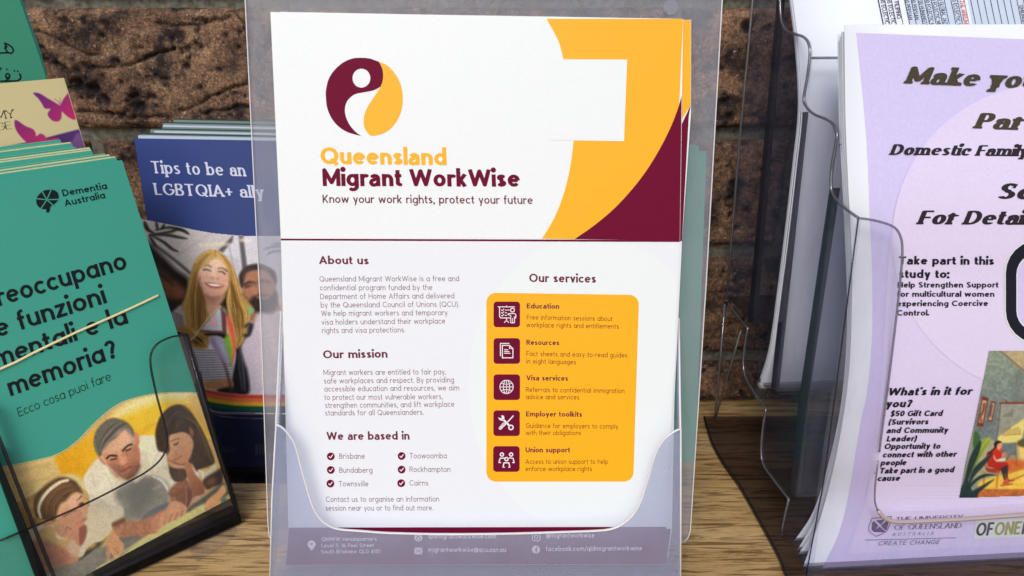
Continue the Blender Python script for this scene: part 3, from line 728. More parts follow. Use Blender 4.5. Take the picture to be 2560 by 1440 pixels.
S_([(1000,290),(1030,350),(1035,400)], 14, (150,140,124), 5, .8)
# little girl with a hairband
P_([(190,1090),(330,1040),(420,1040),(450,1150),(560,1150),(620,1270),(640,1280),(700,1200),(860,1100),(878,1000),(830,960),(740,910),(690,900),(600,1010),(480,1060),(360,1050),(300,1100),(240,1190),(200,1150)], (226,212,178), 3, noise=.06, cell=16)
P_([(700,900),(780,910),(850,960),(878,1010),(860,1100),(790,1170),(700,1190),(650,1280),(600,1290),(640,1160),(680,1060)], (224,208,172), 3)
P_([(612,1060),(670,1040),(680,1100),(650,1190),(612,1210)], (150,88,70), 3)
P_([(440,1000),(450,920),(520,830),(600,790),(650,800),(660,860),(690,890),(680,930),(680,1000),(620,1060),(540,1060)], (222,172,132), 3, col2=(206,146,110), ax=((500,860),(640,1050)))
P_([(275,960),(268,860),(300,780),(380,710),(470,665),(560,680),(610,720),(650,790),(600,785),(560,800),(520,850),(470,880),(440,960),(420,1010),(350,1000),(300,985)], (92,64,42), 4, noise=.3, cell=5)
cv.hair([(290,960),(280,850),(400,720),(520,690)], [(430,980),(440,880),(520,790),(630,770)], 90, 7, [(128,94,62),(60,40,28),(150,112,72),(84,58,40)], .5, 6)
cv.hair([(640,780),(660,840),(700,880)], [(600,720),(690,800),(690,900)], 14, 3, [(150,110,70)], .4, 4)
S_([(318,980),(302,920),(320,850),(380,770),(460,710),(530,690)], 22, (232,214,170), 2); S_([(314,960),(310,910),(330,850),(390,775),(470,715)], 6, (250,240,210), 2, .8)
P_([(330,1020),(360,1010),(420,1020),(400,1040),(350,1045)], (208,142,100), 3)
S_([(600,850),(640,815)], 7, (70,46,34), 2.5); P_([(615,880),(640,862),(655,880),(635,895)], (48,34,30), 2); S_([(500,975),(550,940),(590,925)], 6, (96,62,44), 3)
S_([(610,895),(655,868)], 6, (60,40,34), 2)
S_([(600,1030),(635,1015),(660,990)], 6, (160,84,70), 2.5); P_([(640,930),(672,930),(680,960),(655,972)], (230,180,142), 6)
P_([(420,1060),(500,1030),(560,1060),(610,1070),(612,1110),(560,1140),(470,1130)], (206,148,112), 3); S_([(510,1080),(530,1060),(560,1075)], 5, (150,94,70), 2); S_([(500,1110),(520,1090),(520,1060)], 5, (160,100,76), 2, .7)
P_([(540,1130),(612,1100),(612,1330),(540,1350),(470,1360),(500,1280)], (202,142,106), 3)
P_([(240,1190),(330,1160),(440,1190),(520,1240),(540,1320),(460,1370),(300,1385),(240,1300)], (188,128,98), 5, noise=.08)
P_([(560,1150),(610,1200),(650,1190),(700,1150),(620,1290),(520,1230)], (216,202,172), 4, alpha=.6)
P_([(310,1400),(460,1370),(620,1320),(760,1220),(800,1260),(720,1350),(560,1440),(310,1450)], (134,130,116), 3, noise=.1, cell=8)
# her pointing hand
P_([(838,1180),(870,1110),(900,1100),(935,1150),(968,1190),(966,1240),(940,1270),(925,1310),(905,1305),(880,1270),(862,1260),(855,1310),(838,1320),(832,1260),(838,1220)], (214,158,112), 2.5, noise=.05)
S_([(868,1240),(905,1300),(925,1308)], 12, (224,168,122), 2); S_([(900,1230),(930,1270)], 4, (160,104,70), 2); S_([(850,1200),(842,1300)], 4, (168,112,78), 2, .8)
# father's arms and hands
P_([(878,1030),(960,1010),(1090,1010),(1180,970),(1290,925),(1330,960),(1280,1060),(1240,1100),(1140,1130),(1050,1125),(960,1140),(900,1100)], (178,122,90), 3, noise=.14, cell=7)
P_([(880,1030),(960,985),(980,1010),(900,1050)], (112,74,54), 4)
P_([(1190,1000),(1290,920),(1360,900),(1330,1000),(1260,1090),(1200,1090)], (204,140,108), 4)
P_([(1330,830),(1420,790),(1560,760),(1640,720),(1560,900),(1500,920),(1440,900),(1360,900)], (196,160,130), 4)
S_([(840,560),(870,620),(920,665)], 12, (150,96,72), 5, .6); P_([(930,330),(990,315),(1020,360),(960,400)], (232,184,148), 12, alpha=.8)
S_([(930,470),(945,510),(955,545)], 12, (228,172,138), 5, .8); S_([(985,470),(1000,510),(1015,545)], 10, (150,96,74), 5, .6); S_([(1035,420),(1060,470),(1070,540)], 16, (166,110,84), 7, .6)
P_([(855,515),(905,505),(915,535),(870,545)], (166,112,86), 7, alpha=.55); P_([(970,455),(1025,425),(1035,450),(985,475)], (166,112,86), 7, alpha=.55)
S_([(870,532),(892,526),(910,524)], 6, (30,22,22), 1.6); S_([(987,462),(1008,452),(1024,444)], 6, (30,22,22), 1.6); S_([(835,520),(862,498),(912,500)], 9, (40,32,28), 1.6); S_([(960,460),(1000,420),(1030,410)], 9, (40,32,28), 1.6)
P_([(885,575),(930,560),(960,600),(930,640),(905,620)], (140,98,80), 8, alpha=.5, noise=.2, cell=4)
P_([(540,850),(600,830),(620,870),(560,900)], (234,188,150), 10, alpha=.7); P_([(590,980),(640,990),(630,1030),(590,1020)], (234,150,130), 12, alpha=.5)
cv.use(300, 980, 3.13)
P_([(380,790),(430,720),(520,680),(560,760),(600,800),(560,850),(500,900),(420,880)], (150,100,74), 4, noise=.3, cell=5)
cv.hair([(420,760),(440,860),(470,920)], [(560,730),(560,840),(520,920)], 60, 5, [(70,44,34),(96,62,46),(170,116,86)], .6, 5)
P_([(360,920),(400,860),(470,860),(525,905),(528,940),(500,960),(480,985),(450,975),(435,1010),(400,1020),(370,1050),(350,1100),(330,1100),(305,1040),(310,990),(330,960)], (212,156,118), 2.5, noise=.06)
S_([(405,960),(380,1020)], 5, (150,98,70), 2); S_([(450,950),(430,1000)], 5, (150,98,70), 2); S_([(490,930),(480,975)], 5, (150,98,70), 2); S_([(360,960),(335,1090)], 5, (160,104,76), 2, .8)
# elder girl
P_([(280,380),(278,300),(310,200),(370,130),(440,98),(510,110),(570,170),(640,290),(690,400),(740,540),(700,580),(640,600),(600,620),(560,560),(540,640),(500,690),(430,700),(390,640),(380,560),(360,480),(300,460)], (66,50,38), 3, noise=.2, cell=6)
P_([(500,110),(570,120),(640,200),(690,290),(740,420),(690,330),(600,200)], (190,152,96), 8, alpha=.6)
cv.hair([(330,250),(420,130),(560,220),(640,480)], [(460,300),(500,200),(640,300),(740,560)], 120, 5, [(104,84,62),(48,36,28),(130,104,74),(34,26,22),(84,64,48)], .6, 5)
cv.hair([(300,300),(360,180),(440,110)], [(390,350),(450,240),(540,200)], 60, 4, [(96,90,80),(56,50,44),(30,26,24)], .6, 4)
P_([(385,350),(440,322),(500,315),(550,345),(575,400),(560,480),(530,545),(480,565),(430,550),(385,530),(370,500),(390,450)], (218,170,128), 2.5, col2=(196,138,98), ax=((400,360),(540,540)))
S_([(400,385),(430,372),(458,366)], 7, (112,76,52), 2.5, .8); S_([(420,412),(440,412),(455,395)], 6, (36,28,28), 2); S_([(425,405),(446,400)], 4, (90,60,46), 2, .6)
S_([(430,500),(445,490),(430,470)], 5, (170,112,84), 3, .7); S_([(430,530),(455,518),(480,500)], 7, (176,90,80), 2.5)
P_([(545,280),(570,300),(570,350),(550,330)], (150,104,76), 4)
P_([(365,520),(400,540),(440,560),(500,570),(530,545),(560,600),(480,600),(420,595),(380,570)], (212,158,118), 3); S_([(400,560),(430,560),(460,575)], 4, (160,108,80), 2, .7)
P_([(505,570),(550,560),(590,640),(650,720),(660,790),(600,810),(560,770),(530,680)], (186,124,84), 3, col2=(140,88,60), ax=((520,600),(640,790)))
cv.hair([(400,600),(420,660),(440,700)], [(500,600),(510,650),(500,700)], 24, 6, [(70,48,36),(110,80,58)], .6, 5)
P_([(610,610),(680,620),(740,560),(760,590),(700,670),(650,690)], (206,200,166), 3); S_([(620,615),(650,640),(650,680)], 8, (232,228,206), 2)
P_([(650,690),(750,620),(800,600),(800,720),(740,740),(680,760)], (58,44,38), 4); P_([(680,690),(730,670),(750,700),(720,730),(680,725)], (120,76,56), 6)
P_([(540,900),(640,830),(800,710),(820,760),(700,850),(600,900),(530,945)], (92,92,80), 4, noise=.1)
# child's hand on the page
P_([(620,965),(650,900),(690,840),(760,780),(810,725),(830,780),(800,820),(780,850),(818,900),(800,915),(755,890),(745,935),(725,938),(712,900),(695,955),(680,955),(675,905),(640,955)], (220,164,112), 2.5, noise=.05)
P_([(790,850),(830,830),(850,890),(830,900)], (70,130,120), 3)
# open book
P_([(0,1290),(100,1210),(210,1130),(280,1115),(280,1115),(340,1050),(450,990),(560,930),(660,880),(680,955),(760,900),(830,905),(830,905),(620,1060),(350,1220),(350,1220),(180,1330),(20,1440),(-200,1500),(-180,1380)], (214,208,136), 2.5, noise=.07, cell=14)
P_([(700,960),(760,915),(830,905),(700,1000),(620,1050),(540,1060),(620,1010)], (226,226,200), 5)
P_([(-160,1400),(0,1300),(190,1170),(280,1130),(330,1200),(160,1250),(-40,1400)], (206,206,140), 8)
S_([(270,1115),(310,1165),(350,1220)], 6, (238,236,200), 2.5); S_([(350,1222),(480,1120),(640,1050),(820,915)], 6, (160,150,80), 2.5)
S_([(-200,1480),(0,1330),(150,1240),(330,1215)], 5, (178,160,88), 3); S_([(-60,1460),(60,1360),(200,1270),(350,1225)], 7, (190,170,96), 3)
S_([(-180,1380),(-20,1280),(110,1195),(210,1128),(280,1112)], 6, (238,196,128), 3); S_([(340,1050),(300,1080),(280,1112)], 7, (232,180,120), 3)
for k in range(26):
    a_, b_ = random.uniform(0, 1), random.uniform(.1, .8); x, y = -100+a_*360, 1420-a_*260+b_*60
    S_([(x, y), (x+40, y-26)], 3, (196,186,120), 2, .5)
cv.use(0, 980, 3.13)
# boundary of the picture: the wave, then the edges of the card
wave = spline([(-20,1170),(0,1168),(60,1158),(140,1138),(190,1106),(235,1060),(285,1018),(330,998),(400,984),(470,982),(493,984)], False, 6)
clip = wave + [(493, 984), (577, 1246), (240, 1425), (120, 1490), (-20, 1490)]
cv.im *= (1 + .16*(RNG.random(cv.im.shape[:2])-.5) + .10*(fbm(cv.X+900, cv.Y+900, 31, 4.)-.5))[..., None]
cv.im = (cv.im - 120)*1.06 + 128
cv.mesh("cover_picture", G, clip, bro, .0001, soft=.15, mul=1.12)
Ink(G, .00016).line([(x, y-1) for x, y in wave[6:]], 2.2, caps=False).build("picture_border", M['cream'], bro)

# acrylic of the left holder
lh = thing("brochure_holder", "clear acrylic holder full of teal brochures, turned sideways on the counter", "brochure holder", gbase)
GF = G.moved(.006)
cut = spline([(462,838),(430,842),(400,855),(383,872),(376,895),(379,930),(392,990),(408,1050),(417,1095),(414,1125),(400,1150),(372,1175),(330,1200),(200,1266),(0,1352)], False, 6)
sheet("front_panel", GF, cut + [(-300, 1500), (-200, 1700), (240, 1452), (592, 1282), (592, 1282)], .0016, M['acrylic_left'], lh)
rim("front_rim", GF, cut, .0006, M['edge_dark'], lh)
rim("front_lower_edge", GF, [(590, 1284), (240, 1450), (-60, 1590)], .0014, M['edge_dark'], lh)
# side wall runs back from the front edge
GB = G.moved(-.026)
sv = [GF.P(464, 838), GF.P(592, 1284), GB.P(578, 1262), GB.P(424, 828)]
vv = sv + [p + ug * .002 for p in sv]
link("side_panel", vv, [(0,1,2,3),(7,6,5,4),(0,4,5,1),(1,5,6,2),(2,6,7,3),(3,7,4,0)], M['acrylic_smoke'], lh)
b = MB(); b.tube([GF.P(464, 838), GF.P(592, 1284)], .0011, 6); b.build("side_rim", M['edge_dark'], lh, True)
b = MB(); b.tube([GF.P(464, 838), GB.P(424, 828)], .0009, 6); b.build("side_upper_edge", M['edge_dark'], lh, True)
sheet("back_panel", GB, [(-300, 560), (330, 500), (424, 828), (578, 1262), (240, 1440), (-300, 1650)], .0018, M['acrylic'], lh)
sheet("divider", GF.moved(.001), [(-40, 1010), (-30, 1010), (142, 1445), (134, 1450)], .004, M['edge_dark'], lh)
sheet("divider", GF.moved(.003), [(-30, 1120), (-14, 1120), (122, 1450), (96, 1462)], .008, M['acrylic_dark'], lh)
b = MB(); p0 = [GF.P(x, y) for x, y in ((590, 1284), (240, 1452))]
foot = [tz.P(x, y) for x, y in ((470, 1362), (584, 1300), (592, 1318), (566, 1348), (490, 1392))]
fv = [Vector((p.x, p.y, .0022)) for p in foot] + [Vector((p.x, p.y, .0002)) for p in foot]
link("foot", fv, [(0,1,2,3,4)[::-1], (5,6,7,8,9)] + [(i, (i+1) % 5, 5+(i+1) % 5, 5+i) for i in range(5)], M['acrylic'], lh)
b = MB(); q = [tz.P(x, y) for x, y in ((240, 1448), (592, 1288), (596, 1300), (250, 1466))]
b.box((q[0]+q[1])/2 + Vector((0, 0, .001)), (q[1]-q[0])/2, bg_*.006, Vector((0, 0, .003))); b.build("base_bar", M['acrylic_dark'], lh)

# neighbouring brochure in the same holder, its edge cut by the frame
nb = thing("teal_brochure", "teal brochure in the next pocket, only its lower edge showing at the corner", "brochure", gbase)
sheet("cover", G.moved(.004), [(-300, 1050), (-16, 1120), (72, 1330), (98, 1440), (110, 1480), (-300, 1640)], .0008, M['teal'], nb)

# brochures standing higher up behind
G1 = G.moved(-.030)
cb = thing("cream_brochure", "cream brochure with magenta butterflies standing behind the teal stack", "brochure", gbase)
cvb = Canvas(-8, 184, 232, 420, 1.5, (222, 208, 156)); cvb.use(0, 0, 3.654); P_, S_ = cvb.poly, cvb.stroke
P_([(-60,1360),(300,1290),(720,1180),(720,1180),(900,1600),(900,1600),(-60,1600),(-60,1600)], (74,36,100), 1.5, smooth=False, col2=(96,52,118), ax=((300,1300),(760,1350)))
P_([(600,1400),(590,1330),(660,1290),(700,1220),(740,1230),(790,1330),(760,1400)], (128,84,140), 2)
P_([(0,1360),(60,1350),(80,1380),(60,1400),(90,1420),(0,1440)], (132,90,146), 2)
P_([(303,850),(360,853),(430,895),(500,935),(545,962),(560,940),(590,890),(640,840),(720,860),(720,1000),(690,1088),(640,1080),(590,1042),(566,1020),(560,1080),(530,1110),(480,1102),(440,1060),(440,1025),(462,996),(410,990),(385,950),(350,900)], (116,36,124), 1.2, col2=(206,38,110), ax=((350,860),(660,1080)))
S_([(545,955),(530,925),(498,905)], 3, (120,60,110), 1); S_([(545,955),(552,920),(545,895)], 3, (120,60,110), 1)
P_([(135,1100),(165,1105),(230,1150),(300,1180),(325,1215),(330,1245),(370,1220),(410,1240),(430,1268),(525,1258),(522,1275),(465,1300),(475,1340),(455,1370),(380,1375),(310,1378),(285,1330),(220,1280),(160,1210),(135,1150)], (140,36,112), 1.2, col2=(206,44,110), ax=((150,1110),(420,1360)))
cardo = [(-60, 214), (160, 194.5), (232, 430), (-60, 480)]
cvb.mesh("cover_picture", G1, [(-7, 209.5), (159, 195), (229, 419), (-7, 419)], cb, .0001)
sheet("cover", G1, cardo, .0008, mat("cream_card", (222, 208, 156), .5, .3), cb)
each("title_lettering", M['black_ink'], cb, G1, .0002, (("MY", (-9, 299.5), (38, 293.5), 21), ("GE", (-9, 327), (31, 321.5), 19)), .03, .012, serif=.05, track=.06)
G2 = G.moved(-.052)
ab = thing("teal_booklet", "tall teal booklet with Arabic lettering, standing at the back", "booklet", gbase)
sheet("cover", G2, [(-120, -160), (28, -130), (50, 0), (98, 138), (116, 196), (175, 420), (-120, 440)], .0009, M['teal_deep'], ab)
sheet("back_cover", G2, [(20, -120), (56, 0), (104, 136), (120, 200), (180, 420), (30, 420)], .0006, M['teal'], ab, off=-.002)
a = Ink(G2)
a.line(spline([(12, 122), (14, 112), (11, 108), (22, 112), (31, 120), (33, 128), (27, 133), (19, 130), (14, 122), (17, 116)], False, 5), 4)
a.line([(-4, 133), (15, 131.5), (22, 132)], 4).line([(2, 203), (30, 202.5), (44, 202), (51, 197), (52, 190), (49, 185)], 4.2).poly([ell(19, 190, 7, 8)], holes=[ell(19, 189, 2.6, 3)]).line([(13, 202), (23, 196)], 3.5)
for d in ((36, 177), (44, 178), (17, 173), (2, 170)): a.poly([[(d[0]-2.6, d[1]), (d[0], d[1]-2.8), (d[0]+2.6, d[1]), (d[0], d[1]+2.8)]])
a.line([(-2, 176), (3, 172)], 2.4); a.build("title_lettering", M['black_ink'], ab)

# ------------------------------------------------------------------ blue brochures against the wall
BL = Flat((0, .412, .004), (math.cos(R(-1)), math.sin(R(-1)), 0), (0, math.sin(R(2.6)), math.cos(R(2.6))))
bbase = tz.P(560, 1190)
bb = thing("blue_brochure", "blue brochure showing a smiling blonde woman holding a small rainbow flag", "brochure", bbase)
bo = [(335, 346), (622, 351), (820, 356), (834, 1176), (530, 1176), (430, 860)]
bo = [(335, 346), (622, 351), (790, 355), (806, 1176), (466, 1176)]
sheet("cover", BL, bo, .0008, M['navy'], bb)
each("title_lettering", M['lilac_text'], bb, BL, .00012, (("Tips to be an", (381, 433), (615, 441), 31), ("LGBTQIA+ ally", (388, 487), (660, 495), 30)), .07, .032, st='two', serif=.045, track=.095)
Ink(BL).text("erg.au", (538, 1129), (589, 1130), 15, .05, .04, st='two').poly([[(638,1110),(645,1110),(645,1137),(638,1137)]]).poly([[(648,1110),(653,1110),(653,1137),(648,1137)]]).poly([[(656,1110),(664,1110),(664,1137),(656,1137)]]).build("footer_lettering", M['dim_text'], bb)
for i in range(7):
    t = thing("blue_brochure", "blue brochure, %s behind the one with the blonde woman, only its top edge showing" % ("first second third fourth fifth sixth seventh".split()[i]), "brochure", bbase, "blue brochures stacked behind the front one")
    d = .0009 + .0034*i; s_ = BL.moved(-d)
    sh = behind(BL, [(335 + [6, 10, 34, 20, 44, 40, 62][i], 346), (790, 355), (806, 1170), (470, 1170)], d, .0013*i + .0005*random.uniform(-1, 1))
    sheet("cover", s_, sh, .0005, M['pages_green'] if i else M['navy'], t)
    sheet("pages", s_, [(x+2, y - [7, 2.5, 4, 2, 4, 2, 2][i]) if y < 500 else (x, y) for x, y in sh], .0025, M['pages'] if i in (0, 2, 4) else M['pages_dark'], t, off=-.00051)
cvc = Canvas(352, 536, 716, 1060, 1.5, (206, 200, 196)); cvc.use(350, 540, 4.5); P_, S_, H_ = cvc.poly, cvc.stroke, cvc.hair
P_([(0,0),(1700,0),(1700,900),(0,900)], (210,203,200), 2, smooth=False, col2=(190,192,208), ax=((500,300),(1600,500)))
P_([(900,420),(1050,220),(1300,220),(1300,600),(1150,600),(1100,480),(960,440)], (214,214,226), 4)
S_([(330,500),(640,300),(800,190)], 6, (176,170,170), 4, .6); S_([(560,640),(420,520),(160,320)], 26, (62,58,56), 4)
P_([(880,390),(1040,222),(1050,222),(1040,290),(930,410)], (92,88,86), 3, smooth=False); P_([(1110,222),(1160,222),(1210,600),(1150,600)], (96,94,100), 3, smooth=False)
S_([(1000,330),(1060,600),(1100,760)], 8, (150,148,160), 3, .7); S_([(690,330),(880,318),(1000,320)], 22, (240,226,190), 6, .9); S_([(1140,270),(1230,275)], 20, (252,240,224), 6)
P_([(60,290),(250,450),(400,600),(560,740),(480,1000),(300,1130),(200,900),(120,700)], (22,20,22), 8)
P_([(150,570),(250,620),(400,740),(500,850),(480,920),(350,930),(230,900)], (112,66,48), 12, noise=.3, cell=10); P_([(380,760),(500,840),(470,920),(380,900)], (140,84,62), 10)
for q in ([(60,70),(100,160),(160,190)], [(180,60),(200,160)], [(280,90),(240,150)], [(110,210),(330,180),(440,150),(550,205)], [(110,215),(300,215),(440,240),(530,255)], [(110,210),(260,290),(360,370),(430,400)], [(170,160),(330,130),(480,160),(550,200)], [(100,220),(180,340)], [(90,170),(60,120),(50,60)]):
    S_(q, 30, (26,34,28), 3, .95, taper=True); 
for q in ([(140,640),(260,680),(380,790)], [(200,960),(320,950),(450,1020)], [(220,1000),(330,1060),(400,1100)], [(1390,380),(1480,350),(1600,345)], [(1420,440),(1500,400),(1620,390)], [(1480,320),(1600,310)]): S_(q, 22, (30,38,36) if q[0][0] < 900 else (110,120,140), 3, .9, taper=True)
# man with the beard
P_([(1130,780),(1118,680),(1150,610),(1220,560),(1320,545),(1430,580),(1510,640),(1530,760),(1540,900),(1640,1440),(1240,1440),(1230,1150),(1170,1000)], (176,122,96), 4, col2=(150,104,86), ax=((1200,650),(1500,1000)))
P_([(1130,790),(1115,690),(1145,615),(1215,560),(1320,542),(1430,570),(1520,640),(1530,760),(1490,700),(1420,620),(1300,600),(1200,620),(1160,680),(1160,790)], (38,32,34), 4)
H_([(1150,700),(1180,610),(1300,560)], [(1170,760),(1210,640),(1330,610)], 30, 5, [(90,80,84),(20,18,20)], .5, 5)
P_([(1150,880),(1220,950),(1290,890),(1380,880),(1470,900),(1530,860),(1540,960),(1500,1060),(1400,1100),(1300,1080),(1200,1010)], (44,34,36), 6, noise=.3, cell=5)
S_([(1330,915),(1390,925),(1440,915)], 22, (196,150,140), 4, .8); S_([(1180,770),(1240,745),(1300,765)], 20, (34,28,30), 4); S_([(1340,740),(1400,725),(1450,745)], 18, (60,48,50), 5); S_([(1190,800),(1250,785),(1300,800)], 12, (30,24,26), 4)
P_([(1260,780),(1310,780),(1310,880),(1270,870)], (190,132,106), 8)
P_([(1240,1440),(1280,1200),(1340,1090),(1480,1100),(1580,1060),(1700,1200),(1700,2200),(1250,2200)], (206,198,208), 6, noise=.04)
# woman: hair behind
P_([(780,385),(690,430),(610,520),(580,620),(540,740),(520,880),(470,1000),(440,1040),(500,1240),(510,1440),(620,1500),(760,1440),(820,1200),(900,1000),(960,1000),(1000,1300),(1060,1440),(1180,1440),(1230,1330),(1200,1180),(1280,1060),(1200,940),(1140,860),(1110,740),(1050,600),(1000,500),(920,430),(850,392)], (186,148,78), 4, noise=.2, cell=7)
P_([(640,560),(620,640),(640,700),(700,860),(740,960),(760,1100),(700,1000),(660,860),(600,700)], (96,66,34), 8)
P_([(1000,640),(1010,780),(960,880),(900,960),(880,1010),(960,1060),(1000,1130),(1060,1200),(1020,1000),(1060,860)], (40,30,26), 10)
# neck and chest
P_([(700,830),(740,940),(750,1060),(800,1130),(860,1060),(900,990),(940,880)], (196,152,128), 4); P_([(740,880),(900,880),(850,960),(760,950)], (150,104,84), 14)
# face
P_([(650,640),(680,570),(740,520),(820,480),(900,500),(960,540),(1000,600),(1012,700),(990,800),(940,870),(860,900),(770,890),(700,820),(660,740)], (236,196,172), 3, col2=(210,162,138), ax=((740,600),(980,860)))
P_([(720,580),(820,520),(940,560),(900,620),(760,620)], (244,206,184), 16)
P_([(660,680),(720,700),(740,760),(700,800)], (240,180,160), 18, alpha=.7); P_([(930,720),(990,700),(990,790),(940,800)], (232,168,148), 18, alpha=.7)
S_([(712,562),(760,552),(798,572)], 12, (78,54,40), 3); S_([(880,590),(930,588),(975,618)], 12, (78,54,40), 3)
S_([(715,605),(755,602),(795,618)], 11, (52,40,36), 3); S_([(885,625),(925,628),(955,652)], 11, (52,40,36), 3)
S_([(795,690),(815,700),(835,690),(875,705)], 8, (160,100,82), 4); P_([(800,620),(850,620),(870,690),(830,700),(795,680)], (244,206,184), 10, alpha=.7)
P_([(735,755),(800,752),(860,762),(935,782),(900,808),(840,812),(775,795)], (160,72,68), 2.5); P_([(755,762),(820,760),(880,770),(920,784),(860,793),(800,785)], (248,240,230), 2)
S_([(775,800),(840,818),(905,806)], 9, (206,122,108), 3)
P_([(780,385),(700,440),(650,520),(640,580),(700,545),(760,500),(815,470),(830,450),(850,470),(900,500),(960,545),(1010,600),(1040,660),(1010,540),(930,440),(850,392)], (222,184,104), 3, noise=.12, cell=5)
S_([(850,395),(848,430),(856,460)], 9, (110,80,44), 4, .8)
H_([(800,400),(690,500),(600,640),(540,860),(500,1060),(540,1380)], [(830,460),(690,560),(620,700),(680,900),(740,1080),(700,1440)], 170, 9, [(226,192,116),(160,118,56),(206,168,92),(120,86,40),(236,206,140)], .5, 9)
H_([(860,400),(990,520),(1070,700),(1120,900),(1240,1060),(1180,1330)], [(870,450),(990,580),(1020,760),(980,950),(1010,1160),(1080,1440)], 150, 9, [(226,192,116),(160,118,56),(206,168,92),(120,86,40),(236,206,140)], .5, 9)
H_([(820,400),(760,470),(680,560)], [(835,470),(790,520),(660,600)], 40, 6, [(240,212,140),(206,168,92),(180,138,72)], .5, 4)
H_([(850,400),(930,480),(1010,590)], [(845,470),(920,520),(1020,640)], 40, 6, [(240,212,140),(206,168,92),(180,138,72)], .5, 4)
P_([(760,520),(830,500),(900,530),(900,580),(820,560)], (250,218,196), 16, alpha=.6)
S_([(822,610),(835,650),(845,685)], 10, (248,214,194), 5, .7); S_([(860,620),(875,660),(880,700)], 10, (204,150,126), 6, .5)
S_([(668,720),(700,790),(760,850),(830,880),(900,870)], 22, (196,142,118), 9, .6)
S_([(720,740),(726,762),(745,780)], 5, (190,124,104), 3, .7); S_([(938,770),(945,790),(930,805)], 5, (190,124,104), 3, .7)
S_([(750,430),(680,520),(650,600),(640,680)], 14, (150,108,54), 6, .6); S_([(930,450),(1000,560),(1030,680),(1030,800)], 14, (140,98,48), 6, .6)
H_([(640,620),(600,800),(580,1000),(600,1300)], [(690,860),(720,1000),(730,1150),(700,1400)], 50, 8, [(92,62,30),(120,84,40)], .55, 12)
H_([(1010,700),(1030,900),(1040,1100),(1100,1400)], [(1060,800),(1120,1000),(1180,1150),(1140,1400)], 40, 8, [(92,62,30),(120,84,40)], .5, 12)
# striped top left sleeve
P_([(290,1140),(360,1080),(450,1010),(490,1080),(500,1240),(440,1290),(340,1300)], (180,172,168), 4)
for k in range(9): S_([(300+8*k, 1130+22*k), (380+8*k, 1090+22*k), (470+4*k, 1120+20*k)], 7, (76,72,80), 2.5, .8)
cvc.use(350, 820, 3.79)
P_([(1010,60),(1060,-60),(1120,60),(1140,300),(1140,620),(1030,620),(1010,400),(960,220)], (198,190,206), 4)
P_([(900,200),(960,100),(1060,-40),(1060,20),(960,160),(980,300),(1020,420),(1030,620),(880,620),(860,560),(880,400)], (24,24,32), 5, noise=.3, cell=5)
H_([(930,200),(930,400),(960,600)], [(960,200),(1000,420),(1010,600)], 24, 4, [(120,124,136),(70,76,92)], .6, 3)
P_([(420,60),(560,180),(700,150),(900,200),(880,420),(860,500),(820,510),(580,510),(560,300),(500,200)], (222,218,222), 3)
for k in range(13): S_([(520+3*k, 206+24*k), (700, 212+23*k), (880, 196+24*k)], 7.5, (70,70,86), 2.2, .85)
P_([(580,510),(860,490),(860,600),(740,590),(600,560)], (196,140,96), 4, noise=.06); P_([(740,585),(860,560),(880,620),(760,610)], (30,24,28), 4)
P_([(330,0),(470,0),(560,140),(640,130),(620,190),(520,190),(440,120),(400,60)], (160,118,60), 5, noise=.3, cell=6); P_([(500,110),(560,70),(620,90),(600,140),(540,150)], (44,28,18), 6)
H_([(430,20),(520,120),(640,190)], [(520,0),(620,60),(650,150)], 30, 6, [(210,170,96),(120,84,40)], .6, 5)
H_([(880,0),(900,100),(910,200)], [(1050,0),(1000,80),(930,180)], 40, 7, [(206,168,92),(130,94,44),(226,192,116)], .6, 5)
S_([(690,130),(740,200),(800,340),(840,480),(870,620)], 20, (70,58,62), 4); S_([(740,180),(790,300),(830,420)], 10, (170,140,130), 3, .7)
# flag
cvc.use(350, 540, 4.5)
P_([(905,1030),(905,1030),(690,1280),(690,1280),(930,1290),(930,1290)], (190,200,214), 2.5, smooth=False)
P_([(850,1120),(850,1120),(880,1240),(735,1240),(735,1240)], (232,170,176), 3, smooth=False); P_([(850,1160),(850,1160),(830,1215),(770,1215)], (206,196,196), 4, smooth=False)
P_([(905,1030),(970,1100),(975,1340),(840,1330),(660,1300),(700,1285),(925,1292),(912,1080)], (112,72,72), 2.5, smooth=False)
P_([(740,1320),(975,1330),(970,1390),(880,1350),(760,1350)], (24,20,22), 3)
P_([(975,1120),(1030,1190),(1060,1320),(1075,1480),(1060,1600),(1020,1690),(1040,1500),(1000,1300)], (232,92,84), 3); P_([(985,1240),(1030,1340),(1050,1460),(1050,1580),(1020,1660),(1010,1480)], (236,160,80), 4, alpha=.8)
P_([(975,1330),(1010,1390),(1030,1500),(1030,1640),(1015,1690),(960,1500),(940,1420)], (122,190,52), 4)
P_([(780,1370),(880,1370),(960,1440),(1010,1680),(900,1600),(840,1500)], (154,140,176), 5); P_([(860,1400),(940,1440),(1000,1640),(940,1580)], (190,206,214), 6, alpha=.7)
S_([(900,1015),(760,1160),(600,1370),(540,1420)], 13, (206,190,180), 2, smooth=False); cvc.blob(900, 1016, 12, (220, 170, 90))
S_([(1190,1240),(1235,1220),(1230,1330),(1180,1345)], 26, (26,26,30), 5); P_([(1210,1030),(1280,1056),(1240,1100)], (110,190,140), 4)
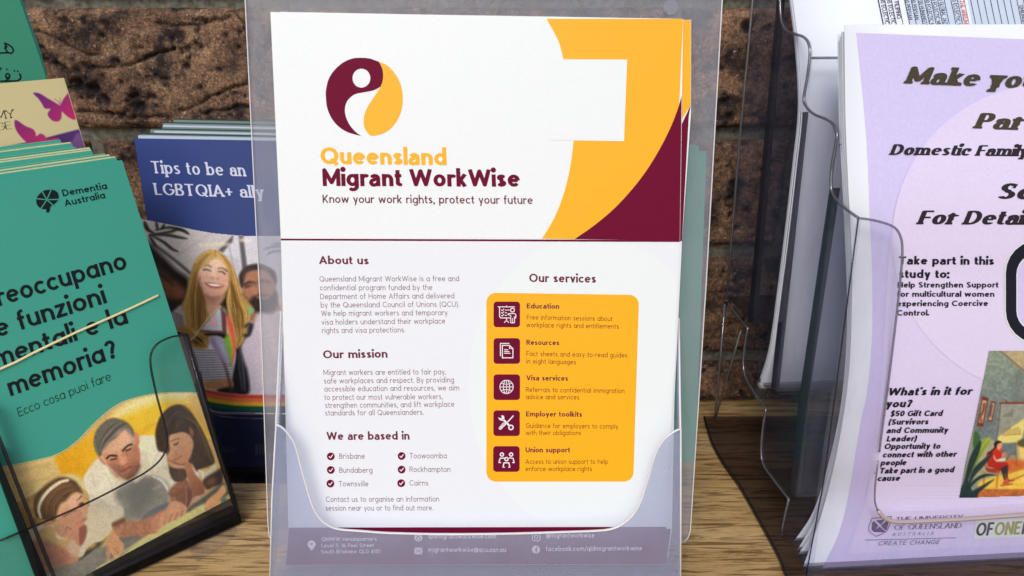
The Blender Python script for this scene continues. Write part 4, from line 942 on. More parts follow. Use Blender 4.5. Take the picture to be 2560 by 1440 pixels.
# rainbow stripes
cvc.use(350, 820, 3.79)
def band(d0, d1, c):
    top_ = [(570, 560+d0*.8), (640, 585+d0), (800, 615+d0), (950, 630+d0), (1140, 634+d0), (1420, 634+d0)]
    bot_ = [(570, 560+d1*.8), (640, 585+d1), (800, 615+d1), (950, 630+d1), (1140, 634+d1), (1420, 634+d1)]
    P_(spline(top_, False, 4) + spline(bot_, False, 4)[::-1], c, 1.6, smooth=False)
for i, c in enumerate(((196,70,52), (214,112,60), (222,166,48), (22,92,50), (24,64,92), (44,50,116))): band(i*36, i*36+39, c)
band(0, 3, (206,120,100))
top_c = spline([(345,546),(370,550),(440,564),(520,580),(600,588),(640,589),(704,589)], False, 5)
cclip = top_c + [(716, 589), (716, 1048), (640, 1048), (560, 1044), (500, 1030), (468, 1010), (440, 960)]
cvc.im *= (1 + .14*(RNG.random(cvc.im.shape[:2])-.5) + .10*(fbm(cvc.X+900, cvc.Y+900, 31, 4.)-.5))[..., None]
cvc.mesh("cover_picture", BL, cclip, bb, .0001, soft=.15, mul=1.1)
# its own clear holder
bh = thing("blue_brochure_holder", "low clear acrylic holder of the blue brochures, standing at the wall", "brochure holder", bbase)
BF = BL.moved(.010)
pc = spline([(500,930),(508,975),(516,1010),(530,1028),(560,1033),(560,1033),(840,1036)], False, 5)
sheet("front_panel", BF, pc + [(840, 1186), (500, 1186), (470, 1000)], .0018, M['acrylic_smoke'], bh)
rim("front_rim", BF, pc, .0009, M['edge_cool'], bh)
b = MB(); q0, q1 = BF.P(470, 1188), BF.P(845, 1188); b.box((q0+q1)/2 + Vector((0, .012, -.002)), (q1-q0)/2, Vector((0, .016, 0)), Vector((0, 0, .0016))); b.build("base", M['acrylic_dark'], bh)
sheet("back_panel", BL.moved(-.026), [(400, 330), (830, 330), (838, 1176), (470, 1176)], .0018, M['acrylic'], bh)

# ------------------------------------------------------------------ teal leaflets behind the middle holder
RT = Flat((0, .425, .004), (1, 0, 0), (0, math.sin(R(4)), math.cos(R(4))))
for k, (sh, lab) in enumerate((([(1560, 374), (1766, 378), (1738, 1170), (1560, 1170)], "teal leaflet behind the milky holder, the taller front one of the two"), ([(1560, 360), (1738, 362), (1748, 366), (1745, 400), (1720, 1160), (1560, 1160)], "teal leaflet peeping out above the other teal leaflet behind the milky holder"))):
    t = thing("teal_leaflet", lab, "leaflet", tz.P(1650, 1170))
    sheet("cover", RT.moved(-.003*k), sh, .0008, M['teal'], t)

# ------------------------------------------------------------------ the middle holder and its sheets
YC = R(1.2); LC = R(14)
uc = Vector((math.cos(YC), math.sin(YC), 0)); bc_ = Vector((-math.sin(YC), math.cos(YC), 0)); vc = bc_*math.sin(LC) + Vector((0, 0, 1))*math.cos(LC)
F0 = CAMO + ray(1190, 1412) * (.402/FPX)
C = Flat(F0, uc, vc); cbase = Vector((F0.x, F0.y, 0))
fl = thing("flyer", "front white flyer with gold and maroon corner and service list in the middle holder", "flyer", cbase)
out = [(676, 30), (1708, 47), (1700, 604), (1688, 900), (1665, 1316), (1670, 1411), (714, 1413), (721, 1320), (703, 620)]
sheet("sheet", C, out, .00025, M['paper'], fl)
I = lambda off=.0001: Ink(C, off)
I(.00006).poly([[(703, 606), (1699, 606), (1688, 900), (1664, 1317), (721, 1319), (706, 700)]]).build("lower_background", M['cool'], fl)
pc_ = [p for p in ell(1478, 962, 308, 375, 60) if p[1] < 1316]
def clipx(pts):
    o = []
    for x, y in pts:
        lim = 1697 - (y-604)*.045
        o.append((min(x, lim), min(max(y, 608), 1316)))
    return o
I(.0001).poly([clipx(ell(1478, 962, 308, 372, 72))]).build("pale_disc", M['pale'], fl)
gold = spline([(1366,47),(1366,47),(1395,100),(1409,149),(1426,215),(1435,290),(1434,352),(1425,420),(1410,482),(1387,542),(1355,597),(1355,597)], False, 6) + [(1436, 598)] + spline([(1436,598),(1490,560),(1545,512),(1602,446),(1645,380),(1678,315),(1697,265)], False, 6) + [(1698, 263), (1707.6, 47)]
I().poly([gold]).build("gold_corner", M['gold'], fl)
mar = spline([(1436,598),(1490,560),(1545,512),(1602,446),(1645,380),(1678,315),(1697,265)], False, 6) + [(1704, 240), (1700, 601)]
I().poly([[(x, y) if x < 1700 else (1704.2 if y < 300 else 1699.5, y) for x, y in mar]]).build("maroon_corner", M['maroon'], fl)
I(.00014).poly([[(702, 596.5), (1699.6, 600), (1699.4, 605), (702.3, 601)]]).build("dividing_line", M['maroon'], fl)
I(.00018).poly([[(1376, 148), (1568, 149), (1560, 353), (1372, 350)]]).build("blank_white_square", M['paper'], fl)
I().poly([[(722, 1319), (1665, 1317), (1669.6, 1410.5), (714.5, 1412.5)]]).build("footer_band", M['maroon'], fl)
lg = lambda L_: [(780+x*.1944, 100+y*.1944) for x, y in L_]
m_ = spline(lg([(632,228),(520,238),(400,290),(290,385),(215,500),(180,640),(180,760),(200,890),(260,1020),(350,1120),(470,1190),(635,1235),(635,1235),(560,1180),(490,1100),(440,1000),(422,900),(440,810),(490,740),(560,695),(650,675),(760,655),(830,630),(880,600),(880,600),(905,540),(915,450),(900,360),(860,280),(860,280),(750,240)]), True, 6)
I().poly([m_], holes=[lg(ell(635, 490, 115, 122, 40))]).build("logo_figure", M['maroon'], fl)
g_ = spline(lg([(862,282),(862,282),(900,355),(915,440),(908,530),(880,603),(840,665),(780,760),(715,860),(675,960),(662,1060),(680,1140),(720,1200),(765,1232),(850,1222),(950,1185),(1040,1110),(1110,1010),(1155,880),(1168,740),(1145,590),(1090,465),(1010,365),(940,310)]), True, 6)
I().poly([g_]).build("logo_drop", M['gold'], fl)
I(.00014).text("Queensland", (802, 410), (1117, 413), 42, .082, .068, st='two', track=.06).build("title_lettering", M['gold'], fl)
I(.00014).text("Migrant WorkWise", (807, 465), (1300, 467), 43, .084, .068, st='two', track=.06, space=.2).build("title_lettering", M['maroon'], fl)
I(.00014).text("Know your work rights, protect your future", (807, 507), (1332, 510), 20, .056, .048, st='two', track=.085).build("tagline_lettering", M['maroon_text'], fl)
for s_, a, b_, cp in (("About us", (798, 660), (922, 661), 20), ("Our mission", (808, 896), (969, 894), 20), ("We are based in", (817, 1100), (1024, 1099), 20), ("Our services", (1323, 705), (1490, 707), 21)): each("heading_lettering", M['maroon_text'], fl, C, .00014, ((s_, a, b_, cp),), .076, .062, st='two', track=.07)
for s_, a, b_ in (("Queensland Migrant WorkWise is a free and", (799, 704), (1148, 703)), ("confidential program funded by the", (800, 726), (1081, 725)), ("Department of Home Affairs and delivered", (801, 748), (1136, 746)),
    ("by the Queensland Council of Unions (QCU).", (802, 769), (1148, 767)), ("We help migrant workers and temporary", (803, 790), (1119, 788)), ("visa holders understand their workplace", (804, 812), (1113, 809)), ("rights and visa protections.", (805, 833), (1013, 831)),
    ("Migrant workers are entitled to fair pay,", (809, 938), (1115, 936)), ("safe workplaces and respect. By providing", (810, 959), (1135, 956)), ("accessible education and resources, we aim", (811, 979), (1148, 976)),
    ("to protect our most vulnerable workers,", (811, 1000), (1107, 998)), ("strengthen communities, and lift workplace", (813, 1020), (1136, 1017)), ("standards for all Queenslanders.", (813, 1039), (1059, 1037)),
    ("Brisbane", (848, 1147), (912, 1147)), ("Bundaberg", (848, 1182), (931, 1182)), ("Townsville", (847, 1216), (921, 1216)), ("Toowoomba", (1024, 1146), (1117, 1146)), ("Rockhampton", (1024, 1180), (1126, 1180)), ("Cairns", (1024, 1214), (1071, 1214)),
    ("Contact us to organise an information", (815, 1255), (1098, 1254)), ("session near you or to find out more.", (814, 1277), (1083, 1276))): each("paragraph_lettering", M['mauve'], fl, C, .00014, ((s_, a, b_, 13.5),), .040, track=.10)
for x, y in ((827, 1141), (827, 1175), (826, 1209), (1004, 1140), (1004, 1174), (1003, 1208)):
    I(.0002).line([(x-4, y+.5), (x-1, y+3.6), (x+4.4, y-3.4)], 2.2).build("tick_mark", M['white_ink'], I(.00014).poly([ell(x, y, 9.8)]).build("tick_disc", M['maroon'], fl))
def rrect(x0, y0, x1, y1, r, dx=0, dy=0, n=6):
    o = []
    for cx, cy, a0 in ((x0+r, y0+r, 180), (x1-r+dx, y0+r+dy, 270), (x1-r, y1-r, 0), (x0+r, y1-r, 90)):
        o += [(cx+r*math.cos(R(a0+90*i/n)), cy+r*math.sin(R(a0+90*i/n))) for i in range(n+1)]
    return o
I(.00014).poly([rrect(1216, 732, 1584, 1204, 24, 13, 5)]).build("service_panel", M['gold'], fl)
ic = I(.00026)
for x, y in ((1234, 754), (1234, 845.5), (1234, 936), (1233.5, 1026), (1233, 1115.5)): I(.0002).poly([rrect(x, y, x+66, y+64, 8)]).build("icon_tile", M['maroon'], fl)
iz = lambda x, y: (1200+x/5.76, 680+y/5.76)
def L5(pts, w, closed=False): ic.line([iz(*p) for p in pts], w/5.76, closed)
L5([(262,502),(498,502)], 12); L5([(382,490),(382,500)], 14); L5([(282,505),(282,640),(300,662),(425,662)], 13); L5([(382,665),(382,700)], 12); L5([(382,695),(352,726)], 11); L5([(382,695),(412,726)], 11)
ic.poly([[iz(*p) for p in ell(468, 548, 34)]], holes=[[iz(*p) for p in ell(468, 548, 21)]])
for y in (545, 583, 622): L5([(308,y),(322,y+12),(344,y-12)], 10); L5([(362,y+3),(385 if y > 560 else 422,y+3)], 10)
L5([(402,605),(420,598),(500,598),(516,615),(516,655),(506,668)], 11); L5([(402,612),(440,622)], 11); L5([(442,622),(442,730),(468,735),(496,730),(496,640)], 11); L5([(468,668),(468,730)], 9)
ic.build('icon_mark', M['white_ink'], fl); ic = I(.00026)
L5([(420,1028),(294,1028),(294,1206)], 12); L5([(322,1056),(425,1056),(474,1104),(474,1236),(322,1236)], 13, True); L5([(425,1058),(425,1100),(470,1102)], 11)
for a_, b_ in (((352,1120),(400,1120)), ((352,1145),(420,1145)), ((352,1170),(436,1170))): L5([a_, b_], 11)
def icon_done():
    global ic
    ic.build('icon_mark', M['white_ink'], fl); ic = I(.00026)
icon_done()
gz = lambda x, y: (1200+x/5.76, 920+y/5.76)
def L6(pts, w, closed=False): ic.line([gz(*p) for p in pts], w/5.76, closed)
L6(ell(382, 272, 96, 96, 28), 11, True); L6(ell(382, 272, 46, 96, 28), 10, True); L6([(382,176),(382,368)], 10); L6([(286,272),(478,272)], 10)
L6([(306,220),(350,232),(414,232),(458,220)], 9); L6([(306,324),(350,312),(414,312),(458,324)], 9)
icon_done()
L6([(478,690),(452,718),(350,830)], 16); L6([(340,800),(290,860)], 34); L6([(345,805),(292,868)], 44)
ic.poly([[gz(*p) for p in ell(446, 856, 40)]], holes=[[gz(*p) for p in ell(446, 856, 22)]]); L6([(332,740),(420,826)], 26)
ic.poly([[gz(*p) for p in [(300,690),(330,680),(350,705),(352,745),(325,762),(285,750),(264,720),(268,708),(295,728),(315,718),(312,700)]]])
icon_done()
wz = lambda x, y: (1150+x/3.273, 1000+y/3.273)
def L7(pts, w): ic.line([wz(*p) for p in pts], w/3.273)
for x, y in ((343, 446), (418, 446), (380, 484)): ic.poly([[wz(*p) for p in ell(x, y, 18)]], holes=[[wz(*p) for p in ell(x, y, 8.5)]])
L7([(360,474),(328,477),(318,512),(332,512)], 8); L7([(402,474),(434,477),(444,512),(430,512)], 8); L7([(352,550),(360,514),(400,514),(408,550)], 9); L7([(352,550),(366,550)], 6); L7([(396,550),(408,550)], 6)
ic.build("icon_mark", M['white_ink'], fl)
for s_, a, b_ in (("Education", (1317, 771), (1398, 772)), ("Resources", (1316, 862), (1398, 863)), ("Visa services", (1316, 951), (1420, 952)), ("Employer toolkits", (1315, 1041), (1455, 1042)), ("Union support", (1314, 1131), (1425, 1131))): each("service_name_lettering", M['maroon_text'], fl, C, .0002, ((s_, a, b_, 12.5),), .074, .062, st='two', track=.075)
for s_, a, b_ in (("Free information sessions about", (1317, 799), (1531, 803)), ("workplace rights and entitlements", (1316, 818), (1547, 822)), ("Fact sheets and easy-to-read guides", (1316, 890), (1568, 894)), ("in eight languages", (1316, 909), (1440, 911)),
    ("Referrals to confidential immigration", (1315, 980), (1561, 983)), ("advice and services", (1315, 998), (1448, 999)), ("Guidance for employers to comply", (1315, 1070), (1545, 1072)), ("with their obligations", (1315, 1088), (1453, 1088)),
    ("Access to union support to help", (1314, 1160), (1520, 1160)), ("enforce workplace rights", (1314, 1178), (1480, 1178))): each("service_lettering", M['brown_text'], fl, C, .0002, ((s_, a, b_, 12),), .042, track=.10)
for s_, a, b_, cp in (("QMWW Headquarters", (804, 1353), (942, 1352), 10), ("Level 5, 16 Peel Street", (804, 1369), (935, 1368), 10), ("South Brisbane QLD 4101", (803, 1384), (951, 1383), 10), ("qldmigrantworkwise.com", (1071, 1346), (1240, 1346), 12), ("migrantworkwise@qcu.asn.au", (1071, 1380), (1265, 1380), 12),
    ("@migrantworkwise", (1365, 1344), (1486, 1344), 12), ("facebook.com/qldmigrantworkwise", (1365, 1378), (1605, 1376), 12)): each("footer_lettering", M['white_ink'], fl, C, .0002, ((s_, a, b_, cp),), .058, track=.10)
fi = I(.0002); fi.poly([spline([(779,1377),(779,1377),(770,1365),(769,1359),(773,1353),(779,1351),(785,1353),(789,1359),(788,1365)], True, 4)], holes=[ell(779, 1360, 2.6)])
fi.poly([ell(1046, 1344, 10.2)]).poly([[(1036,1369),(1056,1369),(1056,1386),(1036,1386)]])
fi.line(rrect(1331, 1333, 1350, 1352, 5), 2, True).line(ell(1340.5, 1342.5, 4.5), 2, True).poly([ell(1340, 1374, 10.2)])
fi.build("footer_icon", M['white_ink'], fl)
fj = I(.00026); fj.line([(1037,1370.5),(1046,1379),(1055,1370.5)], 1.4).line([(1037,1385),(1043.5,1378)], 1.2).line([(1055,1385),(1048.5,1378)], 1.2).line([(1041,1336),(1044,1341),(1041,1346),(1045,1352)], 1.8).line([(1049,1337),(1046,1342),(1051,1347),(1048,1352)], 1.8)
fj.line([(1344,1368.5),(1341,1369),(1340.5,1372),(1340.5,1383)], 2.2, caps=False).line([(1337,1375),(1344,1375)], 2.2, caps=False); fj.build("icon_detail", M['maroon'], fl)
# second flyer and the rest of the pile
for k in range(5):
    Ck = C.moved(-.0012 - .0011*k); dx = (20, 15, 8, 13, 4)[k]; dl = (24, 14, 34, 8, 26)[k]
    lab = "white flyer just behind the front one, its gold and maroon edge showing at the side" if k == 0 else "white flyer, %s in the middle pile, showing only a thin edge" % ("", "third", "fourth", "fifth", "rearmost")[k]
    t = thing("flyer", lab, "flyer", cbase, None if k == 0 else "flyers deep in the middle pile")
    e = [(676+dl, 29.5-1.2*k*0), (1300, 41), (1708+dx, 50), (1709.5+dx*.9, 280), (1697+dx*.4, 604), (1680+dx*.3, 1000), (1668+dx*.6, 1322), (1668, 1408), (726, 1408), (716+dl*.5, 620)]
    if k: e = [(x-3, y+5) if y < 60 else (x-4, y) for x, y in e]
    sheet("sheet", Ck, e, .00025, M['paper'], t)
    if k == 0:
        Ink(Ck).poly([[(1500, 44.2), (1708+dx-.5, 50.8), (1709.5+dx*.9-.5, 262), (1703, 300), (1600, 500), (1500, 560)]]).build("gold_corner", M['gold'], t)
        Ink(Ck, .0002).poly([[(1727, 262), (1722, 290), (1705, 603), (1600, 598), (1640, 450), (1700, 320)]]).build("maroon_corner", M['maroon'], t)
    Ink(Ck).poly([[(760, 1322), (1667+dx*.5, 1322), (1667, 1407), (760, 1407)]]).build("footer_band", M['maroon'], t)
mh = thing("leaflet_holder", "milky plastic leaflet holder in the middle, with a scooped front pocket", "leaflet holder", cbase)
Pb = C.moved(-.0075); Pf = C.moved(.012)
plate = [(610, -40), (1807, -40), (1806, 0), (1766, 700), (1726, 1325), (1722, 1343), (1712, 1356), (1690, 1362), (700, 1362), (680, 1356), (672, 1340), (669, 1310), (650, 760), (641, 600), (612, 0)]
hole = ell(1677, 18, 18, 19, 24)
sheet("back_plate", Pb, plate, .0018, M['milky'], mh, edge=M['edge'])
sheet('bumper_dot', Pb.moved(.0012), hole, .001, M['milky'], mh)
rim("plate_rim", Pb, [(611.5, -30), (613, 0), (642, 600), (651, 760), (670, 1310), (673, 1341), (682, 1356)], .0003, M['edge'], mh)
rim("plate_rim", Pb, [(1806.5, -30), (1805.5, 0), (1766, 700), (1726, 1325), (1721, 1343), (1712, 1355)], .0003, M['edge'], mh)
scoop = spline([(690,1062),(706,1070),(724,1090),(737,1112),(750,1160),(765,1215),(780,1262),(798,1295),(822,1315),(850,1324),(900,1328),(970,1333),(1100,1336),(1260,1335),(1400,1331),(1500,1327),(1535,1321),(1560,1308),(1582,1288),(1600,1258),(1618,1205),(1634,1150),(1648,1116),(1668,1092),(1690,1077),(1701,1073)], False, 5)
sheet("front_pocket", Pf, scoop + [(1702, 1200), (1701, 1480), (674, 1480), (680, 1250)], .0016, M['milky_front'], mh, edge=M['edge'])
rim("pocket_rim", Pf, scoop, .00045, M['edge'], mh)
rim("pocket_rim", Pf, [(690, 1062), (680, 1250), (674, 1480)], .00045, M['edge'], mh); rim("pocket_rim", Pf, [(1702, 1073), (1702, 1250), (1701, 1480)], .00045, M['edge'], mh)
for sgn, ff, bbk in ((-1, [(690, 1062), (674, 1480)], [(703, 778), (690, 1350)]), (1, [(1701, 1073), (1701, 1480)], [(1697, 795), (1700, 1350)])):
    q = [Pf.P(*ff[0]), Pf.P(*ff[1]), Pb.P(*bbk[1]), Pb.P(*bbk[0])]
    vv = q + [p - uc*sgn*.0014 for p in q]
    link("side_wall", vv, [(0,1,2,3),(7,6,5,4),(0,4,5,1),(1,5,6,2),(2,6,7,3),(3,7,4,0)], M['milky_front'], mh)
    b = MB(); b.tube([q[0], q[3]], .0005, 6); b.build("side_wall_rim", M['edge'], mh)
b = MB(); q0, q1 = Pf.P(674, 1476), Pf.P(1701, 1476); m_ = (q0+q1)/2; b.box(m_ + bc_*.012, (q1-q0)/2, bc_*.013, Vector((0, 0, .0009))); b.build("base", M['milky_front'], mh)

# ------------------------------------------------------------------ tiered acrylic rack at the side, turned 4 degrees
YR = R(4); W = Vector((math.cos(YR), math.sin(YR), 0)); B_ = Vector((-math.sin(YR), math.cos(YR), 0)); Z_ = Vector((0, 0, 1))
Q0 = Vector((.162, .32, 0)); S = Flat(Q0, -B_, Z_); RW = .236
rbase = Vector((.28, .40, 0))
def profile(px):
    o = []
    for x, y in px:
        p = S.P(x, y); o.append((p.z, (p - Q0).dot(B_)))
    return sorted(o)
class RackSheet(Bent):
    def __init__(s, px, shift=0.0, sag=0.0):
        Bent.__init__(s, Q0, YR, [(z, d + sag*max(0., min(1., (.212-z)/.06))*max(0., min(1., (z+.01)/.05)) - (.004 if sag and z < .01 else 0)) for z, d in profile(px)], shift)
def bent_sheet(name, surf, m, parent, z0=None, z1=None, w0=.0012, w1=.2112, th=.00022, rows=70, back=0.0, tilt=0.0):
    z0 = max(.0015, surf.zs[0]) if z0 is None else z0; z1 = surf.zs[-1] if z1 is None else z1
    v = []; f = []
    cols = 4
    for i in range(rows + 1):
        for j in range(cols + 1):
            z = z0 + (z1-z0)*i/rows; wa = w0(z) if callable(w0) else w0; w = wa + (w1-w0 if not callable(w0) else .21)*j/cols
            c = Q0 + B_*(surf.g(z) + back) + W*w; c.z = z
            v += [c, c - surf.N(c)*th]
    n = (cols+1)*2
    for i in range(rows):
        for j in range(cols):
            a = i*n + j*2; f.append((a, a+2, a+n+2, a+n)); f.append((a+1, a+n+1, a+n+3, a+3))
        a = i*n; f.append((a, a+n, a+n+1, a+1)); a = i*n + cols*2; f.append((a, a+1, a+n+1, a+n))
    for j in range(cols):
        a = j*2; f.append((a, a+1, a+3, a+2)); a += rows*n; f.append((a, a+2, a+3, a+1))
    return link(name, v, f, m, parent, True)

def left_edge(surf, px):
    k = []
    for x, y in px:
        p = surf.P(x, y); k.append((p.z, (p - Q0).dot(W)))
    k.sort(); zs = [a for a, _ in k]; ws = [b for _, b in k]
    return lambda z: float(np.interp(z, zs, ws))
# radio timetable sheets in the second tier
rp = [(1970,-60),(1977,0),(1990,110),(1998,230),(1997,300),(1985,410),(1968,560),(1948,720),(1925,880),(1897,972)]
SR = RackSheet(rp)
rt = thing("timetable_sheet", "white radio timetable sheet with sideways programme names, high in the rack", "sheet of paper", rbase)
bent_sheet("sheet", SR, M['paper_blue'], rt)
K = Ink(SR, .0003)
K.poly([[(2254, -40), (2700, -40), (2720, 84), (2276, 72)]], grid=14); K.build("table_background", M['grey_ink'], rt)
K = Ink(SR, .0005)
for k in range(23):
    x = 2196 + 16.5*k
    K.line([(x-8, -38), (x+14, 68)], 2.4 if k == 0 else 1.3, caps=False)
K.build("table_rule", M['navy_black'], rt)
names = [(2201, "00 ECLECTIC I"), (2217, "00 ECLECTIC I"), (2234, "0 FILIPINO"), (2262, "00 PERSIAN"), (2278, "00 PERSIAN"), (2296, "00 HUMANISTS"), (2313, "00 ECLECTIC M"), (2330, "00 ECLECTIC MU"), (2347, "00 GLOBAL JAZZ"), (2380, "2.30 ECLECTIC N"), (2545, "12MIDNIGHT")]
for x, t_ in names:
    n_ = len(t_)*5.3; y1 = {"0 FILIPINO": 47, "00 PERSIAN": 50}.get(t_, 66); y0 = y1 - n_
    each("programme_lettering", M['navy_black'], rt, SR, .0005, ((t_, (x + y0*.2, y0), (x + y1*.2, y1), 10.5),), .05, .045, st='two', upv=(1, -.2), track=.10)
Ink(SR, .0005).poly([[(2396, -30), (2413, -30), (2433, 74), (2415, 72)]]).build("white_cell", M['paper'], rt)
Ink(SR, .0007).text("THE WIRE/Mus", (2399, 2), (2413, 71), 10.5, .055, .05, st='two', upv=(1, -.2), track=.09).build("programme_lettering", M['red_text'], rt)
for k in range(3):
    t = thing("timetable_sheet", "white sheet, %s behind the radio timetable, only its edge showing" % ("first second third".split()[k]), "sheet of paper", rbase, "sheets stacked behind the radio timetable")
    bent_sheet("sheet", RackSheet([(x - 3*k - 2 + (8 if 100 < y < 600 else 0)*0, y) for x, y in rp], .0012*(k+1)), M['paper_blue'], t, z1=SR.zs[-1] + .01, w0=.001 + .0016*((k*2) % 3))

# lilac flyers in the front tier
fp = [(2111,62),(2114,300),(2122,489),(2129,626),(2130,740),(2125,900),(2109,1040),(2080,1190),(2046,1310),(2001,1437)]
SF = RackSheet(fp, .001, .014); FPX_ = spline(fp, False, 6)
lf = thing("lilac_flyer", "lilac flyer inviting women to take part in a study, front of the acrylic rack", "flyer", rbase)
bent_sheet("sheet", SF, M['paper_blue'], lf, rows=240, w0=left_edge(SF, FPX_))
G14 = 8
def FI(off=.00022): return Ink(SF, off)
lb = spline([(2141,82),(2158,250),(2168,380),(2175,543),(2181,700),(2180,850),(2168,980),(2151,1060),(2122,1235),(2096,1335),(2055,1423)], False, 4)
FI().poly([lb + [(2300, 1415), (2560, 1401), (2760, 1392), (2760, 108), (2560, 98)]], grid=G14).build("lilac_ground", M['lilac_deep'], lf)
low = spline([(2232,560),(2222,640),(2212,800),(2200,1000),(2182,1130),(2163,1250),(2120,1384)], False, 4)
FI(.0004).poly([low + [(2560, 1362), (2760, 1352), (2760, 560)]], grid=G14).build("lilac_field", M['lilac'], lf)
FI(.0006).poly([[(x, y) for x, y in ell(2622, 598, 392, 388, 72)]], grid=G14).build("pale_lilac_disc", M['lilac_pink'], lf)
K = FI(.0008); kw = dict(upv=(.05, -1), st='two', serif=.042, italic=.27, track=.055, space=.2)
each("title_lettering", M['olive_text'], lf, SF, .0008, (("Make you", (2262, 208), (2590, 222), 42), ("Part", (2434, 321), (2580, 327), 40)), .096, .044, **kw)
K = FI(.0008)
each("subtitle_lettering", M['dark_text'], lf, SF, .0008, (("Domestic Family", (2224, 387), (2568, 391), 27), ("Sc", (2490, 497), (2575, 499), 40), ("For Detail", (2292, 561), (2566, 562), 35)), .096, .044, **kw)
K = FI(.0008); kw = dict(upv=(.03, -1), st='two', track=.07, space=.22)
for s_, a, b_, cp in (("Take part in this", (2247, 661), (2485, 662), 20), ("study to:", (2247, 695), (2372, 695), 20)): each('body_lettering', M['navy_black'], lf, SF, .0008, ((s_, a, b_, cp),), .085, .07, **kw)
for s_, a, b_ in (("Help Strengthen Support", (2244, 719), (2496, 719)), ("for multicultural women", (2243, 742), (2486, 742)), ("experiencing Coercive", (2242, 766), (2470, 765)), ("Control.", (2242, 789), (2322, 789))): each('body_lettering', M['navy_black'], lf, SF, .0008, ((s_, a, b_, 14),), .08, .066, **kw)
kw['italic'] = .24
for s_, a, b_, cp in (("What's in it for", (2219, 989), (2428, 987), 19), ("you?", (2214, 1019), (2278, 1018), 19), ("$50 Gift Card", (2225, 1041), (2355, 1040), 14), ("(Survivors", (2221, 1062), (2320, 1061), 14), ("and Community", (2216, 1083), (2369, 1082), 14), ("Leader)", (2216, 1104), (2290, 1103), 14),
    ("Opportunity to", (2210, 1123), (2350, 1122), 14), ("connect with other", (2206, 1144), (2390, 1142), 14), ("people", (2201, 1164), (2265, 1163), 14), ("Take part in a good", (2198, 1184), (2384, 1181), 14), ("cause", (2193, 1203), (2249, 1202), 14)): each('body_lettering', M['navy_black'], lf, SF, .0008, ((s_, a, b_, cp),), .088, .07, **kw)
K.line([(2209, 1038), (2214, 1038)], 1.6).line([(2186, 1183), (2191, 1183)], 1.6)
K.build("list_dash", M['navy_black'], lf)
K = FI(.0008); K.poly([rrect(2511, 598, 2740, 862, 84)], holes=[rrect(2514.5, 601.5, 2736, 858, 81)]); K.poly([rrect(2541, 634, 2710, 829, 52)], holes=[rrect(2544, 637, 2707, 826, 49)]); K.build("frame_outline", M['off_white'], lf)
FI(.00078).poly([rrect(2514, 601, 2737, 859, 81)], holes=[rrect(2542, 635, 2709, 828, 50)], grid=G14).build("rounded_frame", M['navy_black'], lf)
FI(.00076).poly([rrect(2543, 636, 2708, 827, 49)], grid=G14).build("frame_field", M['lilac_deep'], lf)
K = FI(.0008)
each("university_lettering", M['plum'], lf, SF, .0008, (("THE UNIVERSITY", (2238, 1305), (2406, 1299), 12), ("OF QUEENSLAND", (2235, 1325), (2403, 1320), 13)), .046, .02, serif=.03, italic=.1, st='two', upv=(.1, -1))
each("university_lettering", M['plum'], lf, SF, .0008, (("AUSTRALIA", (2230, 1340), (2333, 1337), 8),), .04, .025, serif=.03, italic=.2, track=.5)
each("motto_lettering", M['plum'], lf, SF, .0008, (("CREATE CHANGE", (2195, 1364), (2348, 1360), 11),), .04, italic=.1, track=.16)
Ink(SF, .0008).line([(2163, 1350.5), (2390, 1344.5)], 1.3).build("university_rule", M['plum'], lf)
sh = spline([(2180,1296),(2180,1296),(2204,1294),(2228,1291),(2228,1291),(2224,1312),(2214,1330),(2190,1341),(2190,1341),(2175,1330),(2172,1318)], True, 4)
K.line(sh, 1.6, True)
for q in ([(2180,1306),(2186,1303),(2196,1314),(2186,1328),(2179,1326)], [(2217,1302),(2222,1304),(2217,1324),(2213,1326),(2202,1314)], [(2190,1301),(2212,1299),(2202,1312)], [(2182,1330),(2199,1316),(2214,1329),(2208,1331)]): K.poly([q])
K.build("university_emblem", M['plum'], lf)
FI(.0007).poly([[(2440, 1300), (2760, 1288), (2752, 1335), (2433, 1347)]], grid=G14).build("sponsor_strip", M['off_white'], lf)
FI(.0009).text("OF", (2438, 1340), (2480, 1338.5), 33, .085, .055, italic=.16, track=.05, upv=(.08, -1)).text("M", (2553, 1336), (2580, 1335), 33, .085, .055, italic=.16, upv=(.08, -1)).build("sponsor_lettering", M['navy_black'], lf)
FI(.0009).text("ONE", (2484, 1338.5), (2549, 1336), 33, .085, .055, italic=.16, track=.05, upv=(.08, -1)).build("sponsor_lettering", M['olive'], lf)
# the drawing of a woman on a chair
cvi = Canvas(2392, 872, 2580, 1250, 1.7, (138, 148, 130)); cvi.use(2380, 860, 3.6); P_, S_ = cvi.poly, cvi.stroke
P_([(200,40),(760,40),(760,1000),(200,1000)], (136,150,132), 2, smooth=False, col2=(106,120,124), ax=((300,100),(420,800)), noise=.2, cell=6)
P_([(430,40),(760,40),(760,300),(650,250)], (176,160,122), 2, smooth=False, noise=.15, cell=5); S_([(430,62),(540,160),(650,250),(760,262)], 14, (150,130,98), 2, smooth=False); S_([(436,62),(650,240)], 4, (84,66,52), 1.5, smooth=False)
S_([(600,260),(580,520)], 50, (98,104,100), 14, .6)
P_([(270,470),(330,484),(282,742),(222,740)], (110,50,40), 1.5, smooth=False); P_([(275,505),(312,512),(276,712),(240,708)], (206,168,130), 1.5, smooth=False); S_([(290,540),(280,600),(262,640)], 14, (60,30,30), 3); S_([(255,650),(262,700)], 18, (140,60,50), 3)
P_([(350,512),(396,522),(362,702),(316,698)], (112,54,42), 1.5, smooth=False); P_([(358,530),(384,536),(354,686),(330,682)], (204,170,136), 1.5, smooth=False); S_([(362,550),(352,600),(346,650)], 10, (52,34,40), 3)
